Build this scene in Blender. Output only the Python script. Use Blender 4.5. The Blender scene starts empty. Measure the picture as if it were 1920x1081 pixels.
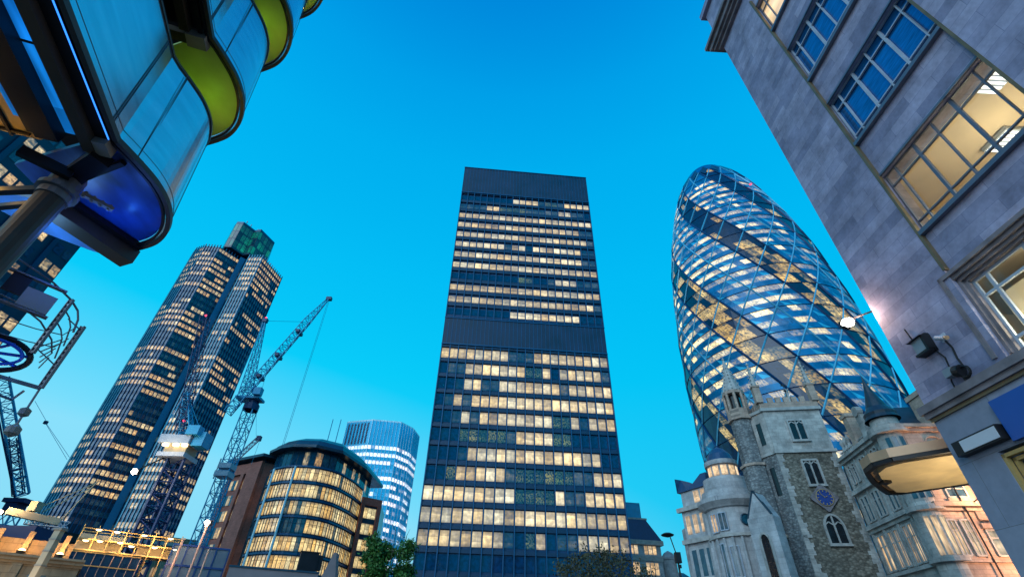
import bpy, math, random
from mathutils import Vector, Matrix
R = math.radians
C = bpy.context.scene.collection
S = bpy.context.scene
random.seed(7)

# ------------------------------------------------------------------ camera
def make_camera():
    f, cx, cy, vx, vy = 880.0, 960.0, 540.5, 988.0, -570.0
    U = Vector((vx - cx, cy - vy, -f)).normalized()
    F = Vector((0, 0, -1))
    Y = (F - F.dot(U) * U).normalized()
    X = Y.cross(U)
    m = Matrix((X, Y, U)).to_4x4()          # camera axes -> world axes
    m.translation = Vector((0, 0, 1.6))
    cd = bpy.data.cameras.new('camera'); cam = bpy.data.objects.new('camera', cd)
    C.objects.link(cam); cam.matrix_world = m
    cd.sensor_width = 36; cd.lens = 36 * f / 1920; cd.clip_start = .05; cd.clip_end = 6000
    S.camera = cam
make_camera()

# ------------------------------------------------------------------ sky, fill light, exposure
def N(nt, t, **k):
    n = nt.nodes.new(t)
    for a, b in k.items():
        if a.startswith('i_'): n.inputs[int(a[2:])].default_value = b
        else: setattr(n, a, b)
    return n
def mth(nt, op, a, b=None, clamp=False):
    n = nt.nodes.new('ShaderNodeMath'); n.operation = op; n.use_clamp = clamp
    for i, q in enumerate((a, b)):
        if q is None: continue
        if isinstance(q, (int, float)): n.inputs[i].default_value = q
        else: nt.links.new(q, n.inputs[i])
    return n.outputs[0]
def mixc(nt, f, a, b, mode='MIX'):
    n = nt.nodes.new('ShaderNodeMixRGB'); n.blend_type = mode
    for i, q in enumerate((f, a, b)):
        if isinstance(q, (int, float)): n.inputs[i].default_value = q
        elif isinstance(q, tuple): n.inputs[i].default_value = (*q[:3], 1)
        else: nt.links.new(q, n.inputs[i])
    return n.outputs[0]
def ramp(nt, f, stops):
    n = nt.nodes.new('ShaderNodeValToRGB'); e = n.color_ramp.elements
    while len(e) < len(stops): e.new(.5)
    for i, (p, c) in enumerate(stops):
        e[i].position = p; e[i].color = (*c, 1) if isinstance(c, tuple) else (c, c, c, 1)
    nt.links.new(f, n.inputs[0]); return n.outputs[0]

SUN_AZ, SUN_EL = 214.0, 24.0       # degrees clockwise from +Y
w = bpy.data.worlds.new('World'); S.world = w; w.use_nodes = True
nt = w.node_tree; nt.nodes.clear()
tc = nt.nodes.new('ShaderNodeTexCoord'); sp = nt.nodes.new('ShaderNodeSeparateXYZ')
nt.links.new(tc.outputs['Generated'], sp.inputs[0])
zz = sp.outputs[2]
base = ramp(nt, zz, [(0, (.035, .46, .78)), (.25, (.012, .50, .86)), (.45, (0, .52, .90)), (.62, (0, .485, .90)),
                     (.79, (0, .42, .86)), (.87, (0, .35, .81)), (.95, (0, .235, .70)), (1, (0, .21, .66))])
side = mth(nt, 'ADD', mth(nt, 'MULTIPLY', sp.outputs[0], -.80), mth(nt, 'MULTIPLY', sp.outputs[1], .60))
side = mth(nt, 'POWER', mth(nt, 'MULTIPLY', mth(nt, 'ADD', side, .35), .75, True), 1.6, True)
low = mth(nt, 'POWER', mth(nt, 'SUBTRACT', 1.0, zz, True), 2.6, True)
glow = mth(nt, 'MULTIPLY', mth(nt, 'MULTIPLY', side, low), 2.4, True)
col = mixc(nt, 1.0, base, ramp(nt, glow, [(0, (0, 0, 0)), (.4, (.003, .09, .05)), (.9, (.18, .22, .10)), (1, (.24, .24, .10))]), 'ADD')
sky = nt.nodes.new('ShaderNodeTexSky'); sky.sky_type = 'NISHITA'; sky.sun_disc = False
sky.sun_elevation = R(SUN_EL); sky.sun_rotation = R(SUN_AZ)
skym = mixc(nt, 1.0, sky.outputs[0], (0, .0010, .0020), 'MULTIPLY')
col = mixc(nt, 1.0, col, skym, 'ADD')
bg = nt.nodes.new('ShaderNodeBackground'); nt.links.new(col, bg.inputs[0]); bg.inputs[1].default_value = 1.0
out = nt.nodes.new('ShaderNodeOutputWorld'); nt.links.new(bg.outputs[0], out.inputs[0])

sl = bpy.data.lights.new('dusk_fill', 'SUN'); sl.energy = 2.0; sl.angle = R(50); sl.color = (.74, .88, 1.0)  # added fill light from behind the camera; the sun has already set
so = bpy.data.objects.new('dusk_fill', sl); C.objects.link(so)
sd = Vector((math.sin(R(SUN_AZ)) * math.cos(R(SUN_EL)), math.cos(R(SUN_AZ)) * math.cos(R(SUN_EL)), math.sin(R(SUN_EL))))
so.rotation_euler = sd.to_track_quat('Z', 'Y').to_euler()
vs = S.view_settings; vs.view_transform = 'Standard'; vs.look = 'None'; vs.exposure = 0; vs.gamma = 1

# ------------------------------------------------------------------ object helpers
def tag(o, label=None, cat=None, group=None, kind=None):
    if label: o['label'] = label
    if cat: o['category'] = cat
    if group: o['group'] = group
    if kind: o['kind'] = kind
    return o
def thing(name, label, cat, loc=(0, 0, 0), group=None):
    o = bpy.data.objects.new(name, None); C.objects.link(o); o.location = loc
    o.empty_display_size = .5
    return tag(o, label, cat, group)
def facade(P0, P1, z=0):            # x along the wall, y into the building, z up
    d = Vector((P1[0] - P0[0], P1[1] - P0[1], 0)).normalized()
    m = Matrix(((d.x, -d.y, 0, P0[0]), (d.y, d.x, 0, P0[1]), (0, 0, 1, z), (0, 0, 0, 1)))
    return m
def seglen(a, b): return math.hypot(b[0] - a[0], b[1] - a[1])
def absloc(o):
    p = Vector((0, 0, 0))
    while o is not None: p += Vector(o.location); o = o.parent
    return p
SPLIT = {'rod_joint', 'panel_rail', 'plant_louvre', 'window_sill', 'string_course', 'pilaster', 'brick_pier', 'bay_edge_strip', 'roof_light', 'roof_mast', 'gold_rail', 'batten', 'pier',
         'reflection_strip', 'sill_band', 'window_hood', 'deck_lamp', 'deck_board', 'clamp', 'roof_urn', 'ceiling_joint', 'side_string', 'parapet_pier', 'left_cornice', 'turret_band', 'jib_joint', 'cabin_vent', 'slab_band', 'stay'}
class G:
    def __init__(s, tf=None): s.v = []; s.f = []; s.mi = []; s.uv = []; s.tf = tf or Matrix()
    def P(s, p): s.v.append(s.tf @ Vector(p)); return len(s.v) - 1
    def face(s, pts, mi=0, rnd=(0, 0), uv=None):
        ids = [s.P(p) for p in pts]; s.f.append(ids); s.mi.append(mi)
        n = len(ids); base = uv or ([(0, 0), (1, 0), (1, 1), (0, 1)] if n == 4 else [(0, 0)] * n)
        s.uv.append([(u, rnd) for u in base]); return s
    def idf(s, ids, mi=0): s.f.append(list(ids)); s.mi.append(mi); s.uv.append([((0, 0), (0, 0))] * len(ids))
    def box(s, x0, y0, z0, x1, y1, z1, mi=0):
        i = [s.P(p) for p in ((x0, y0, z0), (x1, y0, z0), (x1, y1, z0), (x0, y1, z0), (x0, y0, z1), (x1, y0, z1), (x1, y1, z1), (x0, y1, z1))]
        for q in ((3, 2, 1, 0), (4, 5, 6, 7), (0, 1, 5, 4), (1, 2, 6, 5), (2, 3, 7, 6), (3, 0, 4, 7)): s.idf([i[k] for k in q], mi)
        return s
    def beam(s, p, q, w, h=None, up=(0, 0, 1), mi=0):
        p = Vector(p); q = Vector(q); h = h or w; d = (q - p).normalized(); u = Vector(up)
        if abs(d.dot(u)) > .95: u = Vector((1, 0, 0))
        a = d.cross(u).normalized(); b = a.cross(d)
        c = []
        for e in (p, q):
            for sa, sb in ((-1, -1), (1, -1), (1, 1), (-1, 1)): c.append(s.P(e + a * sa * w / 2 + b * sb * h / 2))
        for k in ((0, 1, 2, 3), (7, 6, 5, 4), (0, 4, 5, 1), (1, 5, 6, 2), (2, 6, 7, 3), (3, 7, 4, 0)): s.idf([c[j] for j in k], mi)
        return s
    def tube(s, p, q, r, n=8, r2=None, mi=0, cap=True):
        p = Vector(p); q = Vector(q); r2 = r if r2 is None else r2; d = (q - p).normalized()
        u = Vector((0, 0, 1)) if abs(d.z) < .9 else Vector((1, 0, 0)); a = d.cross(u).normalized(); b = d.cross(a)
        A = []; B = []
        for k in range(n):
            t = 2 * math.pi * k / n; o = a * math.cos(t) + b * math.sin(t); A.append(s.P(p + o * r)); B.append(s.P(q + o * r2))
        for k in range(n): s.idf([A[k], A[(k + 1) % n], B[(k + 1) % n], B[k]][::-1], mi)
        if cap: s.idf(A, mi); s.idf(B[::-1], mi)
        return s
    def path(s, pts, r, n=6, mi=0):
        for a, b in zip(pts, pts[1:]): s.tube(a, b, r, n, mi=mi)
        return s
    def prism(s, poly, z0, z1, mi=0, capt=True, capb=True, top=None):
        top = top or poly; n = len(poly)
        A = [s.P((p[0], p[1], z0)) for p in poly]; B = [s.P((p[0], p[1], z1)) for p in top]
        for k in range(n): s.idf([A[k], A[(k + 1) % n], B[(k + 1) % n], B[k]], mi)
        if capt: s.idf(B, mi)
        if capb: s.idf(A[::-1], mi)
        return s
    def lathe(s, c, prof, n=24, mi=0, a0=0, a1=360):
        rings = []; full = abs(a1 - a0) >= 360; m = n if full else n + 1
        for r, z in prof:
            rings.append([s.P((c[0] + r * math.cos(R(a0 + (a1 - a0) * k / n)), c[1] + r * math.sin(R(a0 + (a1 - a0) * k / n)), z)) for k in range(m)])
        for a, b in zip(rings, rings[1:]):
            for k in range(n): s.idf([a[k], a[(k + 1) % m], b[(k + 1) % m], b[k]], mi)
        return s
    def islands(s):
        par = list(range(len(s.v)))
        def find(a):
            while par[a] != a: par[a] = par[par[a]]; a = par[a]
            return a
        for f in s.f:
            for a in f[1:]: par[find(a)] = find(f[0])
        out = {}
        for k, f in enumerate(s.f): out.setdefault(find(f[0]), []).append(k)
        return list(out.values())
    def build(s, name, mat, parent=None, smooth=False, label=None, kind=None):
        if name in SPLIT and parent is not None:
            isl = s.islands()
            if 1 < len(isl) <= 100:
                first = None
                for ks in isl:
                    g = G(); mp = {}
                    for k in ks:
                        ids = []
                        for a in s.f[k]:
                            if a not in mp: mp[a] = len(g.v); g.v.append(s.v[a])
                            ids.append(mp[a])
                        g.f.append(ids); g.mi.append(s.mi[k]); g.uv.append(s.uv[k])
                    o = g._build(name, mat, parent, smooth, label, kind); first = first or o
                return first
        return s._build(name, mat, parent, smooth, label, kind)
    def _build(s, name, mat, parent=None, smooth=False, label=None, kind=None):
        off = absloc(parent) if parent else Vector((0, 0, 0))
        me = bpy.data.meshes.new(name)
        me.from_pydata([tuple(p - off) for p in s.v], [], s.f)
        for m in (mat if isinstance(mat, (list, tuple)) else [mat]): me.materials.append(m)
        me.polygons.foreach_set('material_index', s.mi)
        u = me.uv_layers.new(name='uv'); r = me.uv_layers.new(name='rnd')
        fu = []; fr = []
        for L in s.uv:
            for a, b in L: fu += a; fr += b
        u.data.foreach_set('uv', fu); r.data.foreach_set('uv', fr)
        if smooth: me.polygons.foreach_set('use_smooth', [True] * len(s.f))
        me.update()
        o = bpy.data.objects.new(name, me); C.objects.link(o)
        if parent: o.parent = parent
        return tag(o, label, kind=kind)
def panes(root, cells, mat, name='window', n_ind=100, frame=None):
    """cells: (priority, quad, (r1, r2)); the first n_ind become parts of their own, the rest one part"""
    cells = sorted(cells, key=lambda c: c[0])
    for _, q, r in cells[:n_ind]: G().face(q, 0, r).build(name, mat, root)
    if len(cells) > n_ind:
        g = G()
        for _, q, r in cells[n_ind:]: g.face(q, 0, r)
        g.build(name, mat, root, kind='stuff')
def T(m, *p): return tuple(m @ Vector(p))
def wq(m, x0, x1, z0, z1, y=0): return [T(m, x0, y, z0), T(m, x1, y, z0), T(m, x1, y, z1), T(m, x0, y, z1)]

# ------------------------------------------------------------------ materials
def mat(name, base, rough=.6, metal=0, var=.25, scale=1.0, emis=None, es=0, bump=0, spec=.5, stretch=None, coat=0):
    m = bpy.data.materials.new(name); m.use_nodes = True; t = m.node_tree; b = t.nodes['Principled BSDF']
    b.inputs['Roughness'].default_value = rough; b.inputs['Metallic'].default_value = metal
    b.inputs['Specular IOR Level'].default_value = spec
    if coat: b.inputs['Coat Weight'].default_value = coat
    tc = t.nodes.new('ShaderNodeTexCoord'); mp = t.nodes.new('ShaderNodeMapping'); t.links.new(tc.outputs['Object'], mp.inputs[0])
    if stretch: mp.inputs['Scale'].default_value = stretch
    n = N(t, 'ShaderNodeTexNoise'); n.inputs['Scale'].default_value = scale; n.inputs['Detail'].default_value = 6
    t.links.new(mp.outputs[0], n.inputs[0])
    f = ramp(t, n.outputs[0], [(.3, 1 - var), (.7, 1 + 0.0)])
    t.links.new(mixc(t, 1.0, tuple(base), f, 'MULTIPLY'), b.inputs['Base Color'])
    t.links.new(mth(t, 'MULTIPLY', ramp(t, n.outputs[0], [(.3, .85), (.7, 1.15)]), rough), b.inputs['Roughness'])
    if emis: b.inputs['Emission Color'].default_value = (*emis, 1); b.inputs['Emission Strength'].default_value = es
    if bump:
        bp = t.nodes.new('ShaderNodeBump'); bp.inputs['Strength'].default_value = bump; bp.inputs['Distance'].default_value = .05
        t.links.new(n.outputs[0], bp.inputs['Height']); t.links.new(bp.outputs[0], b.inputs['Normal'])
    return m
def stone(name, c1, c2, bw=.9, bh=.35, mortar=None, rough=.8, dirt=.35, msize=.012, bump=.25, dscale=.6, axis='xyz'):
    m = bpy.data.materials.new(name); m.use_nodes = True; t = m.node_tree; b = t.nodes['Principled BSDF']
    b.inputs['Roughness'].default_value = rough
    tc = t.nodes.new('ShaderNodeTexCoord'); s = t.nodes.new('ShaderNodeSeparateXYZ'); t.links.new(tc.outputs['Object'], s.inputs[0])
    h = s.outputs[1] if axis == 'y' else mth(t, 'ADD', s.outputs[0], s.outputs[1])
    cb = t.nodes.new('ShaderNodeCombineXYZ'); t.links.new(h, cb.inputs[0]); t.links.new(s.outputs[2], cb.inputs[1])
    br = t.nodes.new('ShaderNodeTexBrick'); t.links.new(cb.outputs[0], br.inputs[0])
    br.inputs['Scale'].default_value = 1; br.inputs['Brick Width'].default_value = bw; br.inputs['Row Height'].default_value = bh
    br.inputs['Mortar Size'].default_value = msize; br.inputs['Mortar Smooth'].default_value = .2
    br.inputs['Color1'].default_value = (*c1, 1); br.inputs['Color2'].default_value = (*c2, 1)
    br.inputs['Mortar'].default_value = (*(mortar or tuple(x * .72 for x in c1)), 1)
    n = t.nodes.new('ShaderNodeTexNoise'); n.inputs['Scale'].default_value = dscale; n.inputs['Detail'].default_value = 8; n.inputs['Roughness'].default_value = .65
    t.links.new(tc.outputs['Object'], n.inputs[0])
    n2 = t.nodes.new('ShaderNodeTexNoise'); n2.inputs['Scale'].default_value = dscale * 9; n2.inputs['Detail'].default_value = 5
    t.links.new(tc.outputs['Object'], n2.inputs[0])
    c = mixc(t, 1.0, br.outputs[0], ramp(t, n.outputs[0], [(.32, 1 - dirt), (.68, 1.0)]), 'MULTIPLY')
    c = mixc(t, 1.0, c, ramp(t, n2.outputs[0], [(.3, .86), (.7, 1.0)]), 'MULTIPLY')
    t.links.new(c, b.inputs['Base Color'])
    bp = t.nodes.new('ShaderNodeBump'); bp.inputs['Strength'].default_value = bump; bp.inputs['Distance'].default_value = .03
    hh = mth(t, 'SUBTRACT', mth(t, 'MULTIPLY', n2.outputs[0], .6), br.outputs['Fac'])
    t.links.new(hh, bp.inputs['Height']); t.links.new(bp.outputs[0], b.inputs['Normal'])
    return m
def rubble(name, c1, c2, scale=2.2):
    m = bpy.data.materials.new(name); m.use_nodes = True; t = m.node_tree; b = t.nodes['Principled BSDF']
    b.inputs['Roughness'].default_value = .85
    tc = t.nodes.new('ShaderNodeTexCoord'); mp = t.nodes.new('ShaderNodeMapping'); mp.inputs['Scale'].default_value = (1, 1, 1.5)
    t.links.new(tc.outputs['Object'], mp.inputs[0])
    v = t.nodes.new('ShaderNodeTexVoronoi'); v.inputs['Scale'].default_value = scale; t.links.new(mp.outputs[0], v.inputs['Vector'])
    n = t.nodes.new('ShaderNodeTexNoise'); n.inputs['Scale'].default_value = .5; n.inputs['Detail'].default_value = 8; t.links.new(tc.outputs['Object'], n.inputs[0])
    s = t.nodes.new('ShaderNodeSeparateColor'); t.links.new(v.outputs['Color'], s.inputs[0])
    c = mixc(t, ramp(t, s.outputs[0], [(.15, 0.0), (.9, 1.0)]), c1, c2)
    c = mixc(t, 1.0, c, ramp(t, v.outputs['Distance'], [(.25, 1.0), (.65, .62)]), 'MULTIPLY')
    c = mixc(t, 1.0, c, ramp(t, n.outputs[0], [(.35, .6), (.65, 1.0)]), 'MULTIPLY')
    t.links.new(c, b.inputs['Base Color'])
    bp = t.nodes.new('ShaderNodeBump'); bp.inputs['Strength'].default_value = .6; bp.inputs['Distance'].default_value = .08; bp.invert = True
    t.links.new(v.outputs['Distance'], bp.inputs['Height']); t.links.new(bp.outputs[0], b.inputs['Normal'])
    return m
def lit(name, warm=(1, .66, .30), pale=(1, .82, .55), dark=(.006, .03, .09), k=1.0, nscale=2.5, rough=.08, metal=0, contrast=.6, blinds=0, nx=2, nz=3, cool=(.06, .52, .62)):
    """office glazing: strength and tint per pane come with the pane, a room pattern is laid behind the glass"""
    m = bpy.data.materials.new(name); m.use_nodes = True; t = m.node_tree; b = t.nodes['Principled BSDF']
    b.inputs['Roughness'].default_value = rough; b.inputs['Metallic'].default_value = metal
    u = t.nodes.new('ShaderNodeUVMap'); u.uv_map = 'uv'; r = t.nodes.new('ShaderNodeUVMap'); r.uv_map = 'rnd'
    us = t.nodes.new('ShaderNodeSeparateXYZ'); rs = t.nodes.new('ShaderNodeSeparateXYZ')
    t.links.new(u.outputs[0], us.inputs[0]); t.links.new(r.outputs[0], rs.inputs[0])
    cb = t.nodes.new('ShaderNodeCombineXYZ')
    t.links.new(mth(t, 'ADD', mth(t, 'MULTIPLY', us.outputs[0], nx), mth(t, 'MULTIPLY', rs.outputs[1], 137.0)), cb.inputs[0])
    t.links.new(mth(t, 'ADD', mth(t, 'MULTIPLY', us.outputs[1], nz), mth(t, 'MULTIPLY', rs.outputs[0], 91.0)), cb.inputs[1])
    n = t.nodes.new('ShaderNodeTexNoise'); n.inputs['Scale'].default_value = nscale * .8; n.inputs['Detail'].default_value = 1
    t.links.new(cb.outputs[0], n.inputs[0])
    pat = ramp(t, n.outputs[0], [(.34, 1 - contrast), (.55, 1.0), (.72, 1.35)])
    top = ramp(t, us.outputs[1], [(0, .45), (.22, .95), (.8, 1.1), (1, .75)])
    bh = mth(t, 'ADD', mth(t, 'MULTIPLY', mth(t, 'FRACT', mth(t, 'MULTIPLY', rs.outputs[1], 7.31)), .7), .3)
    bl = mth(t, 'SUBTRACT', 1.0, mth(t, 'MULTIPLY', mth(t, 'GREATER_THAN', us.outputs[1], bh), .42))
    part = mth(t, 'SUBTRACT', 1.0, mth(t, 'MULTIPLY', mth(t, 'GREATER_THAN', us.outputs[0], mth(t, 'FRACT', mth(t, 'MULTIPLY', rs.outputs[1], 13.7))), .22))
    e = mth(t, 'MULTIPLY', mth(t, 'MULTIPLY', pat, top), mth(t, 'MULTIPLY', rs.outputs[0], k))
    e = mth(t, 'MULTIPLY', e, mth(t, 'MULTIPLY', bl, part))
    if blinds:
        w_ = t.nodes.new('ShaderNodeTexWave'); w_.bands_direction = 'Y'; w_.inputs['Scale'].default_value = blinds
        t.links.new(u.outputs[0], w_.inputs[0]); e = mth(t, 'MULTIPLY', e, ramp(t, w_.outputs['Fac'], [(.3, .6), (.7, 1.0)]))
    t.links.new(mixc(t, ramp(t, e, [(.03, 0.0), (.24, 1.0)]), cool, mixc(t, rs.outputs[1], warm, pale)), b.inputs['Emission Color']); t.links.new(e, b.inputs['Emission Strength'])
    n3 = t.nodes.new('ShaderNodeTexNoise'); n3.inputs['Scale'].default_value = 1.3; t.links.new(cb.outputs[0], n3.inputs[0])
    t.links.new(mixc(t, 1.0, dark, ramp(t, n3.outputs[0], [(.3, .5), (.7, 1.4)]), 'MULTIPLY'), b.inputs['Base Color'])
    return m
def emit(name, c, s):
    m = bpy.data.materials.new(name); m.use_nodes = True; b = m.node_tree.nodes['Principled BSDF']
    b.inputs['Base Color'].default_value = (*[min(1, x) * .5 for x in c], 1); b.inputs['Emission Color'].default_value = (*c, 1); b.inputs['Emission Strength'].default_value = s
    return m
def clearglass(name, tint=(.8, .9, .95)):
    m = bpy.data.materials.new(name); m.use_nodes = True; t = m.node_tree; t.nodes.clear()
    o = t.nodes.new('ShaderNodeOutputMaterial'); mx = t.nodes.new('ShaderNodeMixShader'); tr = t.nodes.new('ShaderNodeBsdfTransparent'); gl = t.nodes.new('ShaderNodeBsdfGlossy')
    tr.inputs[0].default_value = (*tint, 1); gl.inputs['Roughness'].default_value = .03
    fr = t.nodes.new('ShaderNodeFresnel'); fr.inputs[0].default_value = 1.5
    t.links.new(fr.outputs[0], mx.inputs[0]); t.links.new(tr.outputs[0], mx.inputs[1]); t.links.new(gl.outputs[0], mx.inputs[2]); t.links.new(mx.outputs[0], o.inputs[0])
    return m
def lamp(name, loc, col, energy, parent=None, size=.3, kind='POINT', rot=None, spot=None):
    l = bpy.data.lights.new(name, kind); l.energy = energy; l.color = col
    if kind == 'POINT': l.shadow_soft_size = size
    if kind == 'AREA': l.size = size
    if kind == 'SPOT': l.spot_size = R(spot or 90); l.shadow_soft_size = size; l.spot_blend = .6
    o = bpy.data.objects.new(name, l); C.objects.link(o)
    if parent: o.parent = parent; o.location = Vector(loc) - absloc(parent)
    else: o.location = loc
    if rot is not None: o.rotation_euler = Vector(rot).to_track_quat('-Z', 'Y').to_euler()
    return o

M = dict(
 navy=mat('navy_cladding', (.002, .042, .125), .4, .1, .4, .15), navy2=mat('dark_louvre', (.001, .026, .075), .5, 0, .4, .3),
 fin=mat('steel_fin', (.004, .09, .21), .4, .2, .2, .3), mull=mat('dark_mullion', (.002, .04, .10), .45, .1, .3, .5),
 avwin=lit('office_glass', (1, .72, .30), (1, .90, .58), (.0003, .035, .11), 1.1, 1.5, contrast=.25),
 avgreen=lit('green_lit_reflection_glass', (.40, .62, .20), (.95, .80, .25), (.0005, .035, .08), .55, 3.4, contrast=1.0, nx=2.4, nz=2.6),  # greenish panes also hint at a broken reflection down the tower
 t42fin=mat('lit_steel_fin', (.09, .36, .50), .4, .2, .25, .2), t42body=mat('tower_dark_glass', (.001, .035, .085), .3, .1, .4, .1),
 t42win=lit('tower_window', (1, .60, .22), (1, .80, .42), (.001, .045, .11), 1.0, 1.6),
 crown=lit('crown_glass', (0, .40, .20), (.02, .6, .35), (.0005, .02, .05), .5, 3.2, contrast=.95),
 gkblue=mat('blue_glass', (.004, .20, .43), .3, .15, .5, .35, spec=.2), gkcyan=mat('cyan_reflection_facet', (.04, .52, .78), .3, .1, .5, .4, spec=.2), gkspan=mat('blue_floor_band', (.001, .09, .26), .3, .2, .5, .5),
 gkdark=lit('dark_spiral_glass', (1, .62, .14), (1, .76, .28), (.0003, .018, .06), 1.15, 2.6, contrast=.8, rough=.3),
 gklit=lit('cream_lit_glass', (1, .74, .24), (1, .86, .42), (.001, .12, .30), 1.75, 2.0, contrast=.75, rough=.3, nx=5, nz=1.6),
 gkframe=mat('pale_diagrid', (.10, .46, .66), .4, .1, .3, .3), gkframed=mat('dark_diagrid', (.002, .05, .15), .4, .3, .3, .3),
 brick=stone('brown_brick', (.36, .12, .09), (.46, .16, .12), .45, .16, (.09, .045, .04)),
 roofm=mat('lead_roof', (.035, .085, .13), .35, .5, .3, .4), band=mat('teal_spandrel', (.02, .09, .14), .3, .3, .5, .7),
 rwin=lit('gold_office_glass', (1, .58, .14), (1, .84, .42), (.003, .07, .13), 1.25, 3.0, contrast=.4, nx=2.2, nz=2),
 wglass=mat('pale_blue_glass', (.05, .62, .95), .2, .1, .3, .1), wfin=mat('white_fin', (.62, .86, .95), .4, .1, .15, .3),
 wwin=lit('white_lit_glass', (1, .80, .62), (.9, .97, 1), (.03, .55, .9), 1.7, 2, contrast=.5),
 portland=stone('ashlar_stone', (.27, .28, .43), (.46, .45, .62), 1.5, .34, (.24, .24, .38), dirt=.5, dscale=1.1, msize=.006, axis='y', bump=.12),
 smooth=stone('smooth_stone', (.26, .29, .38), (.31, .34, .43), 2.2, 1.3, (.17, .18, .2), dirt=.25, msize=.006, axis='y'),
 stoneband=mat('moulded_stone', (.24, .21, .23), .75, 0, .5, 2.5, bump=.5), bronze=mat('bronze_strip', (.22, .16, .09), .5, .3, .4, 2),
 bluewin=mat('blue_pane', (.01, .17, .46), .08, .45, .5, 2.2, stretch=(1, 1, 9)), white=mat('white_paint', (.40, .46, .55), .5, 0, .2, 3),
 frame=mat('grey_steel_frame', (.13, .16, .22), .45, .3, .2, 3), black=mat('black_metal', (.012, .012, .015), .5, .2, .3, 3),
 glass=clearglass('window_glass'),
 rub=rubble('ragstone', (.14, .125, .10), (.30, .27, .22), 3.2), rubg=rubble('ragstone_grey', (.17, .18, .19), (.32, .33, .33), 3.4),
 pale=stone('pale_limestone', (.44, .43, .41), (.60, .57, .53), .9, .42, (.28, .28, .27), dirt=.55, dscale=.7, msize=.01),
 pink=stone('pink_limestone', (.50, .36, .29), (.58, .43, .34), .7, .35, (.28, .22, .18), dirt=.45, dscale=.8),
 dress=mat('stone_dressing', (.44, .43, .41), .8, 0, .4, 1.5, bump=.4), dark=mat('dark_opening', (.012, .016, .022), .2, 0, .5, 2),
 slate=mat('slate', (.02, .035, .055), .4, .1, .4, 2, bump=.3), blueroof=mat('blue_slate', (.02, .07, .16), .4, .1, .3, 2),
 whitest=stone('white_stone', (.43, .45, .47), (.55, .56, .58), 1.2, .5, (.33, .35, .38), dirt=.45, dscale=.7),
 clock=mat('clock_blue', (.015, .05, .24), .4, 0, .2, 2), gold=mat('gilt', (.50, .34, .13), .5, .3, .1, 4),
 roomwin=lit('warm_room_glass', (1, .60, .24), (1, .80, .50), (.02, .05, .09), 1.0, 1.6, contrast=.3), coolwin=mat('cool_pane', (.03, .20, .32), .1, .4, .5, 1.5),
 metal=mat('brushed_steel_cladding', (.56, .64, .70), .22, .93, .16, .8, stretch=(1, 1, 6)), rim=mat('dark_rim', (.055, .05, .045), .5, .4, .3, 2),
 lloydb=mat('olive_steel', (.055, .05, .038), .5, .3, .35, 1.5), lloydk=mat('black_steel', (.010, .011, .018), .45, .4, .4, 2),
 soffit=mat('green_lit_soffit', (.40, .58, .16), .55, 0, .25, 1.5), bsoffit=mat('blue_lit_soffit', (.02, .13, .62), .35, 0, .75, 1.8, stretch=(1, .4, 1)), bwing=mat('blue_lit_wing', (.14, .42, .95), .4, 0, .4, 1.8),  # green and blue light on the soffits is put into their colour
 joint=mat('panel_joint', (.03, .06, .10), .6, 0, .2, 2), conc=mat('grey_bracket', (.24, .23, .21), .7, 0, .3, 3),
 bluepaint=mat('blue_paint', (.01, .09, .55), .35, .1, .3, 2), greym=mat('galvanised_steel', (.16, .17, .19), .45, .5, .3, 4), greyp=mat('grey_panel', (.24, .28, .32), .5, .1, .2, 1),
 craneb=mat('crane_blue', (.02, .34, .58), .5, .1, .2, 1), craned=mat('crane_navy', (.006, .03, .12), .5, .1, .3, 1), beige=mat('beige_paint', (.42, .36, .25), .6, 0, .3, 1),
 cabin=mat('cabin_panel', (.10, .17, .23), .5, .1, .3, .8), cabblue=mat('cabin_frame', (.01, .05, .20), .4, .1, .2, 1),
 green=mat('leaf_green', (.05, .17, .02), .6, 0, .5, .9), olive=mat('leaf_olive', (.09, .085, .035), .6, 0, .6, .9), bark=mat('bark', (.06, .045, .03), .85, 0, .4, 5, bump=.5),
 asphalt=mat('asphalt', (.05, .05, .052), .8, 0, .3, 3, bump=.2), pave=stone('paving', (.24, .23, .22), (.28, .27, .26), .9, .6), earth=mat('city_ground', (.09, .09, .09), .9, 0, .3, .2),
 signblue=mat('sign_blue', (.005, .08, .36), .4, 0, .1, .5), signwhite=mat('sign_white', (.55, .57, .62), .5, 0, .08, 2),
 lampwarm=emit('lamp_warm', (1, .72, .36), 6), lampwhite=emit('lamp_white', (1, .90, .78), 30), bluelit=lit('blue_glow_panel', cool=(0, .08, .9), warm=(.0, .10, .95), pale=(.01, .32, 1), dark=(.01, .05, .3), k=1, nscale=1.2, contrast=.6), red=emit('red_beacon', (1, .05, .10), 3), strip=emit('ceiling_strip', (1, .95, .85), 1.6),
 copper=mat('copper_fascia', (.56, .36, .22), .45, .3, .25, 2), canopysoff=mat('canopy_soffit', (.85, .70, .42), .5, .1, .3, 1.5), plaster=mat('warm_plaster', (.62, .52, .38), .8, 0, .15, 1),
 bluelamp=emit('blue_strip_lamp', (.03, .22, 1), 2.2), greenlamp=emit('green_strip_lamp', (.35, .8, .02), 2.0), yellow=mat('yellow_panel', (.45, .30, .10), .5, 0, .4, 2),
 stonewarm=stone('warm_sandstone', (.30, .25, .17), (.37, .30, .2), .9, .4, (.18, .15, .1), dirt=.5), solar=mat('dark_blue_sheet', (.01, .05, .11), .3, .4, .3, 1),
 pinkwall=mat('mauve_render', (.24, .19, .20), .8, 0, .25, 1),
)
def w01(a, b): return a + (b - a) * random.random()

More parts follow.
